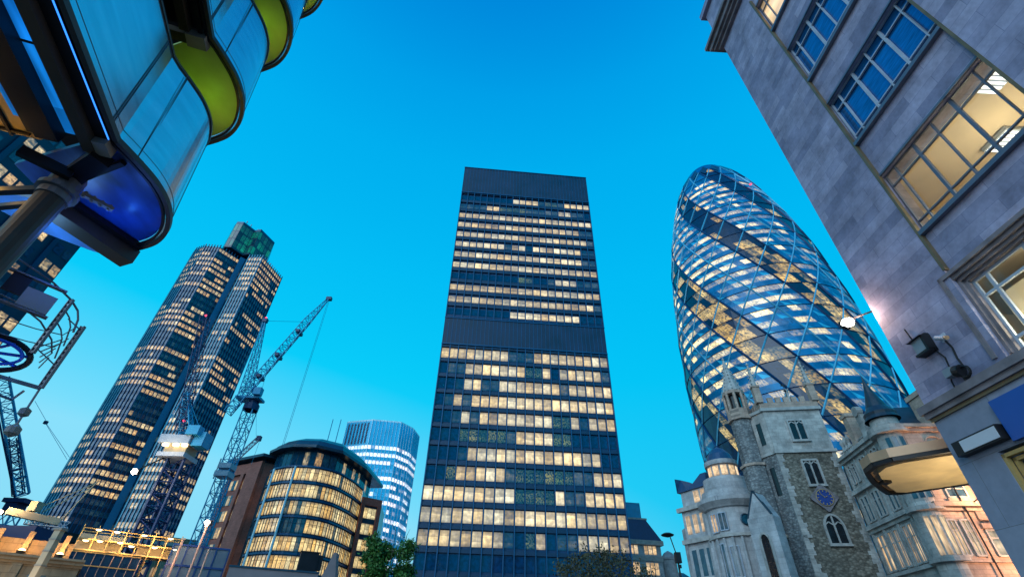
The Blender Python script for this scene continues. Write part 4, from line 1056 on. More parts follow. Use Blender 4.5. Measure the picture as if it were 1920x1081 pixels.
# ------------------------------------------------------------------ steel stair tower overhead (left)
def stair_tower():
    t = thing('steel_stair_tower', 'stainless steel clad stair tower overhead with rounded landings and green and blue lit undersides', 'stair tower', (-8.5, 5, 0))
    edge = [(-4.86, -3.0), (-7.44, 5.25), (-7.34, 5.75), (-7.29, 6.25), (-7.36, 6.75), (-7.55, 7.2), (-7.85, 7.62), (-8.25, 7.95), (-8.7, 8.15), (-9.2, 8.3)]
    def smooth_tail(pts, n=4):          # round the end with a spline
        out = list(pts[:2]); q = pts[1:]
        for i in range(len(q) - 1):
            p0 = q[max(i - 1, 0)]; p1 = q[i]; p2 = q[i + 1]; p3 = q[min(i + 2, len(q) - 1)]
            for k in range(1, n + 1):
                u = k / n; out.append(tuple(.5 * (2 * p1[c] + (p2[c] - p0[c]) * u + (2 * p0[c] - 5 * p1[c] + 4 * p2[c] - p3[c]) * u * u + (3 * p1[c] - p0[c] - 3 * p2[c] + p3[c]) * u ** 3) for c in (0, 1)))
        return out
    edge = smooth_tail(edge)
    d = Vector((-.298, .954, 0)); nrm = Vector((-.954, -.298, 0))      # along the straight edge, and inward
    def inset(k):
        out = []
        for i, p in enumerate(edge):
            if i < 2: out.append((p[0] + nrm.x * k, p[1] + nrm.y * k))
            else:
                a = edge[i - 1]; b = edge[min(i + 1, len(edge) - 1)]; tx, ty = b[0] - a[0], b[1] - a[1]; l = math.hypot(tx, ty)
                out.append((p[0] - ty / l * k, p[1] + tx / l * k))
        return out
    H = 4.24; backpts = [(-12.0, 8.3), (-12.0, -3.0)]
    for lv in range(6):
        z = 9.0 + H * lv
        e0 = inset(0); e1 = inset(.32)
        g = G()
        for sub in range(len(e0) - 1):
            g.idf([g.P((*e0[sub], z + .1)), g.P((*e0[sub + 1], z + .1)), g.P((*e1[sub + 1], z + 3.07)), g.P((*e1[sub], z + 3.07))])
        # smooth curved part, flat straight part share one cladding skin
        cl = g.build('steel_cladding', M['metal'], t, smooth=True)
        md = cl.modifiers.new('e', 'EDGE_SPLIT'); md.split_angle = R(24)
        g = G(); jp = []
        for s_ in (1.9, 4.6, 7.3): jp.append((edge[1][0] - d.x * (s_ - 1.55), edge[1][1] - d.y * (s_ - 1.55)))
        for s_ in (0.0,): jp.append((-7.36, 5.72))
        for jx, jy in jp:
            p = Vector((jx, jy, z + .12)) - nrm * .008; q = Vector((jx, jy, z + 3.05)) + nrm * .312
            for o in (-.028, .028): g.beam(p + d * o, q + d * o, .010, .012)
        a = inset(-.006)[18]; b = inset(.314)[18]
        for o in (-.02, .02): g.beam((a[0] + o, a[1] + o, z + .12), (b[0] + o, b[1] + o, z + 3.05), .01, .012)
        for k0, zz0 in ((.035, .36),):
            q = inset(k0 - .01); g.path([(x, y, z + zz0) for x, y in q], .005, 4)
        g.build('panel_joint', M['joint'], cl)
        # rims
        g = G()
        for a, b in zip(inset(-.015), inset(-.015)[1:]): g.beam((*a, z + .045), (*b, z + .045), .09, .12)
        for a, b in zip(e1, e1[1:]): g.beam((*a, z + 3.10), (*b, z + 3.10), .06, .06)
        g.build('landing_rim', M['rim'], t)
        g = G()
        for a, b in zip(inset(.09), inset(.09)[1:]): g.beam((*a, z + .02), (*b, z + .02), .05, .06)
        g.build('inner_rim', M['lloydk'], t)
        # soffit of the rounded end
        s = inset(.12)[1:] + [(-9.9, 6.6), (-9.9, 5.9), (-8.2, 5.4)]
        g = G(); g.prism(s, z + .09, z + .2); g.build('landing_soffit', M['bsoffit' if lv == 0 else 'soffit'], t)
        # landing top and gap wall
        g = G(); g.prism(inset(.34) + backpts, z + 3.12, z + 3.2); g.prism(inset(1.25)[:26] + [(-10, 7.3), (-12, 7), (-12, -3)], z + 3.21, z + H - .01); g.build('landing_deck', M['lloydk'], t)
        # straight-edge beams under each landing
        def lb(off0, off1, z0, z1, y0=-3, y1=5.2, mm='lloydb', nm='edge_beam'):
            L0 = Vector((-6.69, 2.85, 0)) + d * ((y0 - 2.85) / .954); L1 = Vector((-6.69, 2.85, 0)) + d * ((y1 - 2.85) / .954)
            g = G(); poly = [(L0 + nrm * off0), (L1 + nrm * off0), (L1 + nrm * off1), (L0 + nrm * off1)]
            g.prism([(p.x, p.y) for p in poly][::-1], z0, z1); return g.build(nm, M[mm], t)
        lb(.10, .95 if lv else .35, z + .12, z + .3, mm='lloydk')
        if lv: lb(.42, .62, z - .12, z + .1); lb(.16, .26, z - .02, z + .1, mm='lloydk')
        # grey end block at the kink
        g = G(); c0 = Vector((-7.55, 5.36, 0)); g.tf = Matrix.Translation(c0) @ Matrix.Rotation(math.atan2(d.y, d.x), 4, 'Z')
        g.box(-.16, .0, z - .16, .16, .42, z + .08); g.build('end_bracket', M['conc'], t)
        if lv:
            g = G(); g.tf = Matrix.Translation(c0) @ Matrix.Rotation(math.atan2(d.y, d.x), 4, 'Z'); g.box(-.12, .43, z - .12, .12, 2.6, z + .08); g.build('cross_beam', M['lloydb'], t)
            # coloured tube along the gap, lights the soffit
            p = [(x, y, z - .95) for x, y in inset(.95)[3:26]]
            g = G(); g.path(p, .03, 6); g.build('strip_lamp', M['greenlamp'], t)
            if lv < 5:
                lamp('green_lamp', (-8.3, 6.9, z - .72), (.28, .60, .01), 13, t, .12); lamp('amber_lamp', (-8.15, 7.45, z - .95), (1, .50, .02), 7, t, .06)
    # underside of the lowest landing: longitudinal beams with blue lit slots and an amber room beyond
    def lb(off0, off1, z0, z1, mm, nm, y0=-3, y1=5.5):
        L0 = Vector((-6.69, 2.85, 0)) + d * ((y0 - 2.85) / .954); L1 = Vector((-6.69, 2.85, 0)) + d * ((y1 - 2.85) / .954)
        g = G(); poly = [(L0 + nrm * off0), (L1 + nrm * off0), (L1 + nrm * off1), (L0 + nrm * off1)]
        g.prism([(p.x, p.y) for p in poly][::-1], z0, z1); return g.build(nm, M[mm], t)
    z = 9.0
    lb(.075, .095, z - .02, z + .02, 'bluelamp', 'blue_strip_lamp')
    lb(.10, .30, z - .02, z + .16, 'lloydk', 'longitudinal_beam')
    lb(.30, .50, z - .18, z + .1, 'lloydb', 'longitudinal_beam')
    lb(.50, .53, z - .14, z + .12, 'lloydk', 'longitudinal_beam')
    def panel(off0, off1, zz, y0, y1, rr):
        L0 = Vector((-6.69, 2.85, zz)) + d * ((y0 - 2.85) / .954); L1 = Vector((-6.69, 2.85, zz)) + d * ((y1 - 2.85) / .954)
        G().face([L0 + nrm * off0, L0 + nrm * off1, L1 + nrm * off1, L1 + nrm * off0], 0, rr, uv=[(0, .5), (1, .5), (1, .8), (0, .8)]).build('blue_glow_panel', M['bluelit'], t)  # panels emit; their glow stands for blue light inside the slots
    for q in range(5):
        panel(.53, .92, z + .13, -3 + q * 1.7, -3 + (q + 1) * 1.7 - .05, ((.25, .1), (.6, .6), (.3, .2), (.85, .8), (.8, .9))[q])
        panel(1.47, 1.80, z + .25, -3 + q * 1.7, -3 + (q + 1) * 1.7 - .05, ((.3, .1), (.3, .2), (.2, .2), (.4, .5), (.9, 1))[q])
    lb(.92, 1.28, z - .12, z + .25, 'lloydk', 'longitudinal_beam')
    lb(1.28, 1.34, z - .02, z + .3, 'bluepaint', 'blue_edge')
    lb(1.34, 1.46, z - .02, z + .4, 'lloydk', 'longitudinal_beam')
    lb(1.81, 5.2, z + .55, z + .65, 'yellow', 'amber_ceiling', y1=6.2)
    lb(2.25, 2.30, z + .48, z + .549, 'lloydk', 'ceiling_joint', y1=6.2); lb(2.9, 2.95, z + .48, z + .549, 'lloydk', 'ceiling_joint', y1=6.2)
    for o in (1.0, 3.0, 4.4):
        g = G(); a = Vector((-6.69, 2.85, 0)) + d * (o - 1) + nrm * 1.95; b = a + nrm * 2.2; g.beam((a.x, a.y, z + .52), (b.x, b.y, z + .52), .04, .06); g.build('ceiling_joint', M['lloydk'], t)
    for q in range(4):
        a = Vector((-6.69, 2.85, 0)) + d * (-1.5 + q * 1.5)
        pass
        pass
        p = a + nrm * 2.6 + d * .8; lamp('amber_lamp', (p.x, p.y, z - .3), (1, .50, .05), 14, t, .1)
    # rounded end of the lowest landing, heavy beam and outer blue wing
    g = G(); g.beam((-9.75, 6.55, 8.86), (-9.05, 8.42, 8.86), .42, .36, up=(0, 0, 1)); g.build('main_beam', M['lloydb'], t)
    g = G(); g.beam((-9.48, 6.45, 9.0), (-8.72, 8.2, 9.02), .14, .12); g.build('main_beam_flange', M['lloydk'], t)
    g = G(); g.prism([(-9.96, 6.75), (-9.26, 8.60), (-9.9, 8.32), (-10.3, 8.0), (-10.75, 7.6), (-11.1, 7.0), (-10.6, 6.5)][::-1], 8.98, 9.08); g.build('blue_wing', M['bwing'], t)  # wing colour holds the blue light falling on it
    g = G(); g.beam((-9.99, 6.75, 8.92), (-9.30, 8.62, 8.92), .05, .14); g.build('blue_wing_edge', M['bluepaint'], t)
    lamp('blue_lamp', (-8.3, 6.9, 8.0), (.05, .2, 1), 22, t, .15); lamp('blue_lamp', (-10.2, 7.3, 8.1), (.2, .5, 1), 40, t, .2)
    lamp('blue_lamp', (-8.6, 7.3, 8.75), (.03, .20, 1), 3, t, .05)
    # node, arms, column
    g = G(); g.beam((-8.75, 6.0, 8.72), (-7.75, 5.5, 8.85), .34, .26); g.beam((-8.9, 6.2, 8.9), (-7.6, 5.75, 9.02), .10, .1); g.build('cross_arm', M['lloydk'], t)
    g = G(); g.beam((-8.9, 5.2, 8.6), (-8.35, 5.75, 8.6), .12, .2); g.beam((-10.8, 6.0, 8.3), (-8.5, 5.9, 8.4), .12, .12); g.beam((-10.6, 6.4, 8.3), (-8.5, 6.1, 8.3), .10, .10); g.build('bracket_arm', M['lloydk'], t)
    g = G(); g.tube((-8.62, 5.95, 8.15), (-8.62, 5.95, 8.8), .26, 16); g.tube((-8.62, 5.95, 8.3), (-8.62, 5.95, 8.4), .33, 16); g.build('column_head', M['greym'], t)
    g = G(); g.tube((-8.62, 5.95, 0), (-8.62, 5.95, 8.14), .23, 20); g.build('column', M['rim'], t)
    g = G(); g.beam((-8.5, 6.2, 8.62), (-8.15, 6.62, 8.62), .09, .07)
    for q in range(4): g.tube((-8.47 + q * .09, 6.24 + q * .11, 8.55), (-8.47 + q * .09, 6.24 + q * .11, 8.7), .028, 8)
    g.build('bolted_plate', M['conc'], t)
stair_tower()
lamp('cladding_fill', (-3.4, 7.2, 5.2), (1, .58, .25), 30, None, .35)  # added warm light without a fitting, meant as a highlight on the cladding

# ------------------------------------------------------------------ maintenance cradle below the stair tower
def cradle():
    t = thing('maintenance_cradle', 'grey steel maintenance cradle with curved guard hoops, wheel ring and hanging rod', 'cradle', (-9.3, 7.6, 5.2))
    def rail(x, y, z0, z1):
        g = G()
        for sx in (-.035, .035): g.box(x + sx - .008, y - .03, z0, x + sx + .008, y + .03, z1)
        k = z0
        while k < z1: g.box(x - .04, y - .02, k, x + .04, y + .02, k + .05); k += .11
        g.build('ladder_rail', M['greym'], t)
    rail(-9.06, 7.87, 5.98, 7.25); rail(-8.78, 8.18, 5.42, 6.80)
    g = G(); g.path([(-9.9, 6.78, 7.66), (-9.6, 7.2, 7.55), (-9.32, 7.55, 7.43), (-9.06, 7.87, 7.23), (-8.95, 8.02, 7.08), (-8.88, 8.08, 6.9), (-8.84, 8.12, 6.62)], .020, 6)
    g.build('guard_hoop', M['greym'], t)
    g = G(); g.path([(-9.8, 7.0, 6.85), (-9.5, 7.35, 6.8), (-9.18, 7.72, 6.6), (-9.0, 7.98, 6.35), (-8.9, 8.06, 6.1)], .016, 6); g.build('guard_hoop', M['greym'], t)
    for dz, dx in ((0, 0), (-.28, .02)):
        g = G(); g.path([(-9.06, 7.87, 7.0 + dz), (-8.98, 7.99, 6.88 + dz), (-8.9, 8.06, 6.7 + dz), (-8.86, 8.10, 6.45 + dz), (-8.84, 8.12, 6.3 + dz)], .014, 6)
        g.path([(-8.84, 8.12, 6.75 + dz), (-8.92, 8.04, 6.5 + dz), (-9.2, 7.75, 6.45 + dz), (-9.5, 7.3, 6.4 + dz)], .010, 6); g.build('guard_hoop', M['greym'], t)
    g = G(); g.path([(-8.98, 7.98, 6.85), (-8.80, 8.16, 6.72), (-8.78, 8.18, 6.78)], .012, 6); g.build('brace', M['greym'], t); g = G(); g.path([(-9.06, 7.87, 6.1), (-8.92, 8.0, 6.0), (-8.80, 8.16, 5.9)], .012, 6)
    for k in range(5): g.tube((-9.02 + k * .03, 7.90 + k * .03, 6.15 - k * .1), (-8.88, 8.05, 6.4 - k * .1), .012, 5)
    g.build('brace', M['greym'], t)
    # platform: dark hatch and grey panel
    m = Matrix.Translation((-9.68, 7.1, 6.93)) @ Matrix.Rotation(math.atan2(.78, .60), 4, 'Z')
    g = G(m); g.box(0, -.02, .0, .30, .03, .40); g.build('hatch', M['lloydk'], t)
    g = G(m); g.box(.31, -.035, -.18, .80, .03, .22); g.build('side_panel', M['greyp'], t)
    g = G(m); g.box(-.3, -.05, .405, .85, .05, .44); g.box(-.3, -.05, -.24, .85, .05, -.2); g.build('panel_rail', M['greym'], t)
    # wheel ring with blue spokes
    c = Vector((-9.45, 7.45, 5.78)); ax = Vector((.60, .78, .12)).normalized(); up = Vector((-.1, -.05, 1)).normalized()
    def el(a, rx, rz, o=0): return c + ax * (rx * math.cos(a)) + up * (rz * math.sin(a)) + Vector((.78, -.6, 0)) * o
    g = G(); g.path([el(R(k * 15), .62, .34) for k in range(25)], .05, 8); g.build('wheel_ring', M['lloydk'], t)
    g = G(); g.path([el(R(k * 15), .50, .24, .06) for k in range(25)], .03, 6)
    for k in range(8): g.tube(el(R(k * 45), .08, .05), el(R(k * 45 + 12), .58, .30), .028, 6)
    g.build('wheel_spoke', M['bluepaint'], t)
    g = G(); g.tube(el(0, 0, 0, -.1), el(0, 0, 0, .12), .14, 14); g.build('wheel_hub', M['lloydb'], t)
    g = G(); g.beam((-9.3, 7.6, 5.42), (-8.78, 8.18, 5.42), .05, .06); g.path([(-9.1, 7.8, 5.12), (-8.95, 8.0, 5.10), (-8.90, 8.05, 5.30)], .022, 6); g.build('lower_arm', M['greym'], t)
    g = G(); g.box(-9.45, 7.3, 5.05, -9.1, 7.62, 5.35); g.build('motor_box', M['bluepaint'], t)
    g = G(); g.tube((-8.78, 8.18, 5.42), (-8.76, 8.2, 4.62), .018, 8); rod = g.build('hanging_rod', M['greym'], t)
    g = G(); g.lathe((-8.77, 8.19), [(.02, 4.86), (.085, 4.9), (.085, 5.0), (.02, 5.04)], 8); g.lathe((-8.76, 8.2), [(.02, 4.5), (.11, 4.56), (.11, 4.66), (.02, 4.74)], 10); g.build('rod_joint', M['conc'], rod)
    lamp('blue_lamp', (-9.0, 7.3, 5.2), (.02, .2, 1), 9, t, .1)
cradle()

# ------------------------------------------------------------------ cranes
def lattice(g, p, q, w, n, up=(0, 0, 1), r=.08, rc=None, tri=False):
    p = Vector(p); q = Vector(q); d = (q - p).normalized(); u = Vector(up)
    if abs(d.dot(u)) > .9: u = Vector((0, 1, 0))
    a = d.cross(u).normalized(); b = a.cross(d).normalized()
    cs = [(-1, -1), (1, -1), (1, 1), (-1, 1)] if not tri else [(-1, -1), (1, -1), (0, 1)]
    def pt(k, i, ww): return p + (q - p) * k + (a * cs[i][0] + b * cs[i][1]) * ww / 2
    w0, w1 = w if isinstance(w, tuple) else (w, w)
    W = lambda k: w0 + (w1 - w0) * k
    m = len(cs)
    for i in range(m): g.tube(pt(0, i, W(0)), pt(1, i, W(1)), rc or r * 1.5, 5)
    for s in range(n):
        k0, k1 = s / n, (s + 1) / n
        for i in range(m):
            j = (i + 1) % m
            g.tube(pt(k0, i, W(k0)), pt(k1, j, W(k1)), r, 4, cap=False) if s % 2 else g.tube(pt(k0, j, W(k0)), pt(k1, i, W(k1)), r, 4, cap=False)
            g.tube(pt(k0, i, W(k0)), pt(k0, j, W(k0)), r, 4, cap=False)
def crane_right():
    t = thing('tower_crane', 'tall blue luffing tower crane with its jib raised to the right of the finned tower', 'crane', (-57.6, 99.6, 0))
    b = (-57.6, 99.6)
    g = G(); lattice(g, (*b, 0), (*b, 44), 2.1, 20, r=.075, rc=.12); g.build('mast', M['craneb'], t)
    g = G(); g.lathe(b, [(1.6, 44.01), (1.6, 45.4), (.9, 45.5), (.9, 46.4)], 12); g.build('slewing_ring', M['craned'], t)
    g = G(); g.box(b[0] - 3.6, b[1] - 1.6, 46.4, b[0] + 1.8, b[1] + 1.4, 46.9); g.build('machinery_deck', M['craneb'], t)
    g = G(); g.box(b[0] + .4, b[1] - 2.4, 46.95, b[0] + 2.0, b[1] - 1.0, 48.6); g.build('cab', M['craneb'], t)
    foot = Vector((-59.3, 98.6, 47.4)); tip = Vector((-50.2, 103.5, 78.4))
    lo = Vector((-61.8, 97.2, 41.8))
    g = G(); lattice(g, foot + (foot - tip) * .16, foot + (tip - foot) * .72, 1.9, 22, r=.075, tri=True); lattice(g, foot + (tip - foot) * .72, tip, (1.9, .5), 8, r=.07, tri=True)
    jb = g.build('jib', M['craneb'], t)
    g = G(); g.box(tip.x - .6, tip.y - .5, tip.z - .5, tip.x + .8, tip.y + .5, tip.z + .4); g.build('jib_head', M['craned'], jb)
    g = G(); 
    for k in (.15, .35, .6):
        p = foot + (tip - foot) * k; g.box(p.x - .5, p.y - 1.3, p.z - .4, p.x + .4, p.y + 1.3, p.z + .3)
    g.build('jib_joint', M['craned'], jb)
    top = Vector((-61.2, 97.4, 66.5))
    g = G(); lattice(g, foot + Vector((-.2, 0, 0)), top, (2.0, .5), 14, r=.07); g.build('a_frame', M['craneb'], t)
    g = G(); g.box(top.x - .5, top.y - .5, top.z - .4, top.x + .6, top.y + .5, top.z + .6); g.build('a_frame_head', M['craned'], t)
    g = G(); g.lathe((top.x, top.y), [(.02, top.z + .7), (.28, top.z + .95), (.02, top.z + 1.2)], 8); g.build('red_beacon', M['red'], t)
    g = G(); g.tube(top, foot + (tip - foot) * .72, .05, 4); g.tube(top, lo, .05, 4); g.build('luffing_rope', M['craneb'], t)
    g = G(); g.tube(tip, (-49.9, 103.6, 38), .045, 4); g.tube(tip + Vector((.3, 0, 0)), (-49.6, 103.6, 38), .045, 4); g.build('hoist_rope', M['craneb'], t)
    g = G(); g.box(b[0] - 1.5, b[1] - 1.5, 29.6, b[0] + 1.3, b[1] + 1.3, 30.6); g.box(b[0] - 1.4, b[1] - 1.4, 31.2, b[0] + 1.2, b[1] + 1.2, 32.2); g.beam((b[0] - 1.3, b[1] - 1.3, 29), (b[0] - 1.3, b[1] - 1.3, 33), .2); g.build('climbing_frame', M['white'], t)
crane_right()
def small_crane():
    t = thing('small_crane', 'small pale crane boom behind the brown brick wing of the curved office', 'crane', (-64, 113, 0))
    g = G(); lattice(g, (-64.6, 113, 37), (-61.4, 114.5, 43.4), .9, 9, r=.06); g.build('boom', M['white'], t)
    g = G(); g.box(-61.9, 114, 42.7, -60.9, 115, 43.8); g.build('boom_head', M['craned'], t)
    g = G(); g.tube((-61, 114.5, 43), (-61, 114.5, 37), .04, 4); g.build('rope', M['craneb'], t)
    g = G(); lattice(g, (-64.6, 113, 0), (-64.6, 113, 37), 1.2, 14, r=.07); g.build('mast', M['craneb'], t)
small_crane()
def hook():
    t = thing('crane_hook', 'small dark hook block hanging on thin ropes beside the tall luffing crane', 'hook block', (-56.8, 100, 47))
    g = G(); g.prism([(-57.15, 99.8), (-56.45, 99.8), (-56.45, 100.2), (-57.15, 100.2)], 45.6, 47.4, top=[(-56.95, 99.9), (-56.65, 99.9), (-56.65, 100.1), (-56.95, 100.1)]); g.build('hook_block', M['craned'], t)
    g = G(); g.tube((-56.8, 100, 47.4), (-57.4, 99.8, 55.2), .04, 4); g.tube((-56.9, 100, 45.6), (-55, 101.1, 38.9), .03, 4); g.build('rope', M['craneb'], t)
hook()
def crane_left():
    t = thing('site_crane', 'navy lattice crane mast carrying a pale lamp lit platform in front of the finned tower', 'crane', (-35.0, 51.2, 0))
    b = (-34.9, 51.3)
    g = G(); lattice(g, (*b, 0), (*b, 17.6), 1.7, 15, r=.085, rc=.15); g.build('mast', M['craned'], t)
    g = G(); g.box(b[0] - 1.9, b[1] - 1.5, 17.65, b[0] + 1.0, b[1] + 1.2, 18.1); g.build('lower_deck', M['white'], t)
    g = G(); g.prism([(b[0] - 2.2, b[1] - 1.7), (b[0] + .9, b[1] - 1.5), (b[0] + 1.1, b[1] + 1.1), (b[0] - 2.0, b[1] + 1.2)], 19.0, 19.9); g.build('upper_deck', M['white'], t)
    g = G(); g.box(b[0] - 1.6, b[1] - 1.1, 18.11, b[0] + .7, b[1] + .9, 18.99); g.build('winch_house', M['beige'], t)
    g = G()
    for dx in (-1.7, -.6, .3): g.box(b[0] + dx, b[1] - 1.55, 18.72, b[0] + dx + .5, b[1] - 1.2, 18.95)
    g.build('deck_lamp', M['lampwarm'], t)
    g = G(); g.box(b[0] + 1.0, b[1] - 1.2, 18.9, b[0] + 2.2, b[1] + .4, 20.4); g.box(b[0] + .3, b[1] - 1.8, 19.91, b[0] + 1.6, b[1] - .8, 20.9); g.build('cab', M['craneb'], t)
    top = (-36.8, 49.9, 24.8)
    g = G(); lattice(g, (-35.2, 51.0, 19.95), top, (1.1, .4), 9, r=.05); g.build('a_frame', M['craneb'], t)
    g = G(); g.tube(top, (-37.3, 49.7, 19.95), .05, 5); g.tube(top, (-37.0, 49.3, 19.95), .05, 5); g.tube(top, (-33.9, 51.6, 20.4), .04, 5); g.build('stay', M['craneb'], t)
    g = G(); lattice(g, (-35.9, 50.6, 20.6), (-38.2, 48.8, 34.4), .8, 22, r=.035); g.build('jib', M['craned'], t)
    for p in ((-38.25, 48.8, 34.7), (-35.95, 50.4, 21.7)):
        g = G(); g.lathe((p[0], p[1]), [(.02, p[2] - .15), (.15, p[2]), (.02, p[2] + .15)], 8); g.build('red_beacon', M['red'], t)
    lamp('deck_light', (b[0] - .5, b[1] - 3, 18.4), (1, .72, .42), 110, t, .2)
    l = thing('site_floodlight', 'bright white floodlight hanging left of the pale crane platform before the finned tower', 'floodlight', (-36.9, 48.5, 15.5))
    g = G(); g.box(-37.2, 48.3, 15.3, -36.6, 48.7, 15.75); g.beam((-36.9, 48.5, 15.76), (-36.2, 50.4, 17.64), .12); g.build('housing', M['black'], l)
    g = G(); g.lathe((-36.9, 48.22), [(.02, 15.25), (.2, 15.35), (.26, 15.52), (.2, 15.7), (.02, 15.8)], 12); g.build('lens', M['lampwhite'], l)
    lamp('flood', (-37.0, 47.4, 15.3), (1, .8, .6), 300, l, .2)
crane_left()
def crane_far():
    t = thing('far_left_crane', 'blue lattice crane leaning in from the left edge with a machinery deck at its foot', 'crane', (-76, 79, 0))
    g = G(); lattice(g, (-76.2, 79.3, 20.5), (-84, 71.5, 36.5), (1.5, 1.5), 14, r=.07); g.build('boom', M['craneb'], t)
    g = G(); lattice(g, (-76.6, 79.0, 20.5), (-79.5, 75.2, 28), (1.2, 1.0), 7, r=.06); g.tube((-76.7, 78.8, 20), (-83.5, 71.2, 34), .14, 6); g.build('back_stay', M['craned'], t)
    g = G(); g.box(-78, 78.4, 19.3, -74.6, 81, 19.9); g.box(-77.4, 78.6, 18.2, -75.6, 80.6, 19.29); g.build('machinery_deck', M['craned'], t)
    g = G(); lattice(g, (-76.4, 79.6, 0), (-76.4, 79.6, 18.2), 1.8, 9, r=.09); g.build('mast', M['craneb'], t)
    t2 = thing('hanging_cable', 'thin crane cables with a small pulley crossing the sky left of the finned tower', 'cable', (-78, 77, 31))
    g = G(); g.tube((-80.2, 75.3, 34.4), (-78.1, 77.4, 31.7), .03, 4); g.tube((-78.1, 77.4, 31.5), (-74.2, 81.2, 27.1), .03, 4); g.tube((-78.2, 77.4, 31.5), (-74.3, 81.1, 26.7), .03, 4); g.build('rope', M['craneb'], t2)
    g = G(); g.box(-78.4, 77.2, 31.3, -77.9, 77.6, 31.8); g.build('pulley', M['craned'], t2)
crane_far()

# ------------------------------------------------------------------ street-level buildings and site, bottom left
def site():
    m = facade((-34.5, 30.2), (-27.6, 35.6)); L = seglen((-34.5, 30.2), (-27.6, 35.6))
    t = thing('stone_parapet_building', 'sandstone building with projecting cornice and three uplights at the bottom left corner', 'building', (-30.5, 33, 0))
    g = G(m); g.box(0, 0, 0, L, 6, 5.7); g.build('stone_wall', M['stonewarm'], t)
    g = G(m)
    for o, z, h in ((.15, 5.71, .14), (.35, 5.85, .2), (.5, 6.05, .12)): g.box(-o, -o, z, L + .1, 6, z + h)
    g.build('cornice', M['stonewarm'], t)
    g = G(m); g.prism([(1.6, -.5), (6.2, -.5), (6.2, .4), (1.6, .4)], 4.7, 5.7, top=[(3.8, -.5), (4.0, -.5), (4.0, .4), (3.8, .4)]) if False else g.box(1.4, -.2, 0, 1.9, .1, 5.7); g.box(3.4, -.2, 0, 3.9, .1, 5.7); g.box(5.4, -.2, 0, 5.9, .1, 5.7); g.build('pilaster', M['stonewarm'], t)
    for x in (2.2, 4.2, 6.4): G().face(wq(m, x, x + .9, 3.2, 5.2, -.03), 0, (.25, .2)).build('window', M['roomwin'], t)
    for k, (x, lab) in enumerate(((4.0, 'left orange uplight on the cornice of the sandstone building'), (5.5, 'middle orange uplight on the cornice of the sandstone building'), (7.4, 'right orange uplight on the cornice of the sandstone building'))):
        l = thing('uplight', lab, 'uplight', T(m, x, -.3, 6.18), group='uplights along the sandstone cornice')
        p = T(m, x, -.3, 6.18); g = G(); g.lathe((p[0], p[1]), [(.02, 6.18), (.22, 6.2), (.26, 6.34), (.2, 6.36)], 12); g.build('housing', M['black'], l)
        g = G(); g.lathe((p[0], p[1]), [(.2, 6.361), (.12, 6.45), (.01, 6.48)], 12); g.build('lens', M['lampwarm'], l)
        lamp('uplight_bulb', (p[0] - .0, p[1] - .0, 6.75), (1, .46, .12), 110, l, .08)
    g = G(m)
    for x in (4.0, 5.5, 7.4): g.prism([(x - .14, .3), (x + .14, .3), (x + .14, .6), (x - .14, .6)], 6.17, 7.5)
    g.box(3.6, .62, 6.17, 7.9, 1.0, 7.1)
    g.build('parapet_pier', M['stonewarm'], t)
    lamp('stone_fill', T(m, 4.5, -4.5, 3.2), (1, .60, .26), 420, t, .4)  # added warm fill for the stone wall, no fitting modelled
    # block behind, in which the uplights show
    t = thing('plant_block', 'dark blue glazed block rising behind the orange uplights', 'building', (-36, 40, 0))
    mm = facade((-37.5, 38), (-31, 42)); g = G(mm); g.box(0, 0, 0, 8, 4, 7.7); g.build('building_body', M['slate'], t)
    g = G(mm); g.box(-.1, -.25, 7.2, 8.1, 0, 7.3); g.box(-.1, -.3, 7.71, 8.1, 4, 7.85); g.build('cornice', M['stonewarm'], t)
    for x in (.8, 2.6, 4.4, 6.2): G().face(wq(mm, x, x + 1.1, 6.1, 7.1, -.03), 0, (.12, .2)).build('window', M['roomwin'], t)
    # leaning pale post
    t = thing('leaning_post', 'tall square cream post standing in front of the sandstone building', 'post', (-25.9, 30.5, 0))
    g = G(); g.box(-26.05, 30.3, 0, -25.7, 30.65, 7.0); g.build('post_shaft', M['beige'], t)
    g = G(); g.box(-26.12, 30.23, 7.01, -25.63, 30.72, 7.12)
    for z in (5.2, 5.9, 6.5): g.box(-26.08, 30.27, z, -25.67, 30.68, z + .06)
    g.build('post_collar', M['conc'], t)
    lamp('post_wash', (-24.9, 29.0, 4.5), (1, .66, .30), 90, t, .2)
    # beige machinery on a roof under the finned tower
    t = thing('roof_machinery', 'cream painted machinery with floodlit casing at the foot of the finned tower', 'machinery', (-53.5, 59.5, 0))
    g = G(); g.box(-56, 57.5, 0, -51.6, 62, 12.2); g.build('supporting_frame', M['craned'], t)
    g = G(); g.beam((-55.8, 57.4, 13.6), (-52.0, 60.6, 13.2), .8, .7); g.box(-54.6, 58.3, 13.9, -53.7, 59.2, 14.9); g.beam((-53.6, 59.4, 14), (-51.2, 61.4, 17.3), .12); g.beam((-54.2, 59.0, 14.2), (-51.0, 61.6, 18.0), .12); g.beam((-52, 60.6, 13.4), (-51, 61.5, 18), .12)
    g.build('casing', M['beige'], t)
    g = G(); lattice(g, (-54.4, 58.8, 12.9), (-51.2, 61.2, 13.0), .6, 8, r=.04); g.build('walkway', M['white'], t)
    lamp('machinery_light', (-55.0, 56.3, 14.5), (1, .64, .30), 800, t, .3)
    l = thing('edge_floodlight', 'bright floodlight glowing beside cream machinery at the left edge', 'floodlight', (-55.9, 57.0, 13.4))
    g = G(); g.box(-56.2, 56.9, 13.1, -55.7, 57.2, 13.6); g.build('housing', M['black'], l)
    g = G(); g.lathe((-55.93, 56.8), [(.02, 13.12), (.22, 13.2), (.28, 13.36), (.2, 13.5), (.02, 13.58)], 12); g.build('lens', M['lampwhite'], l)
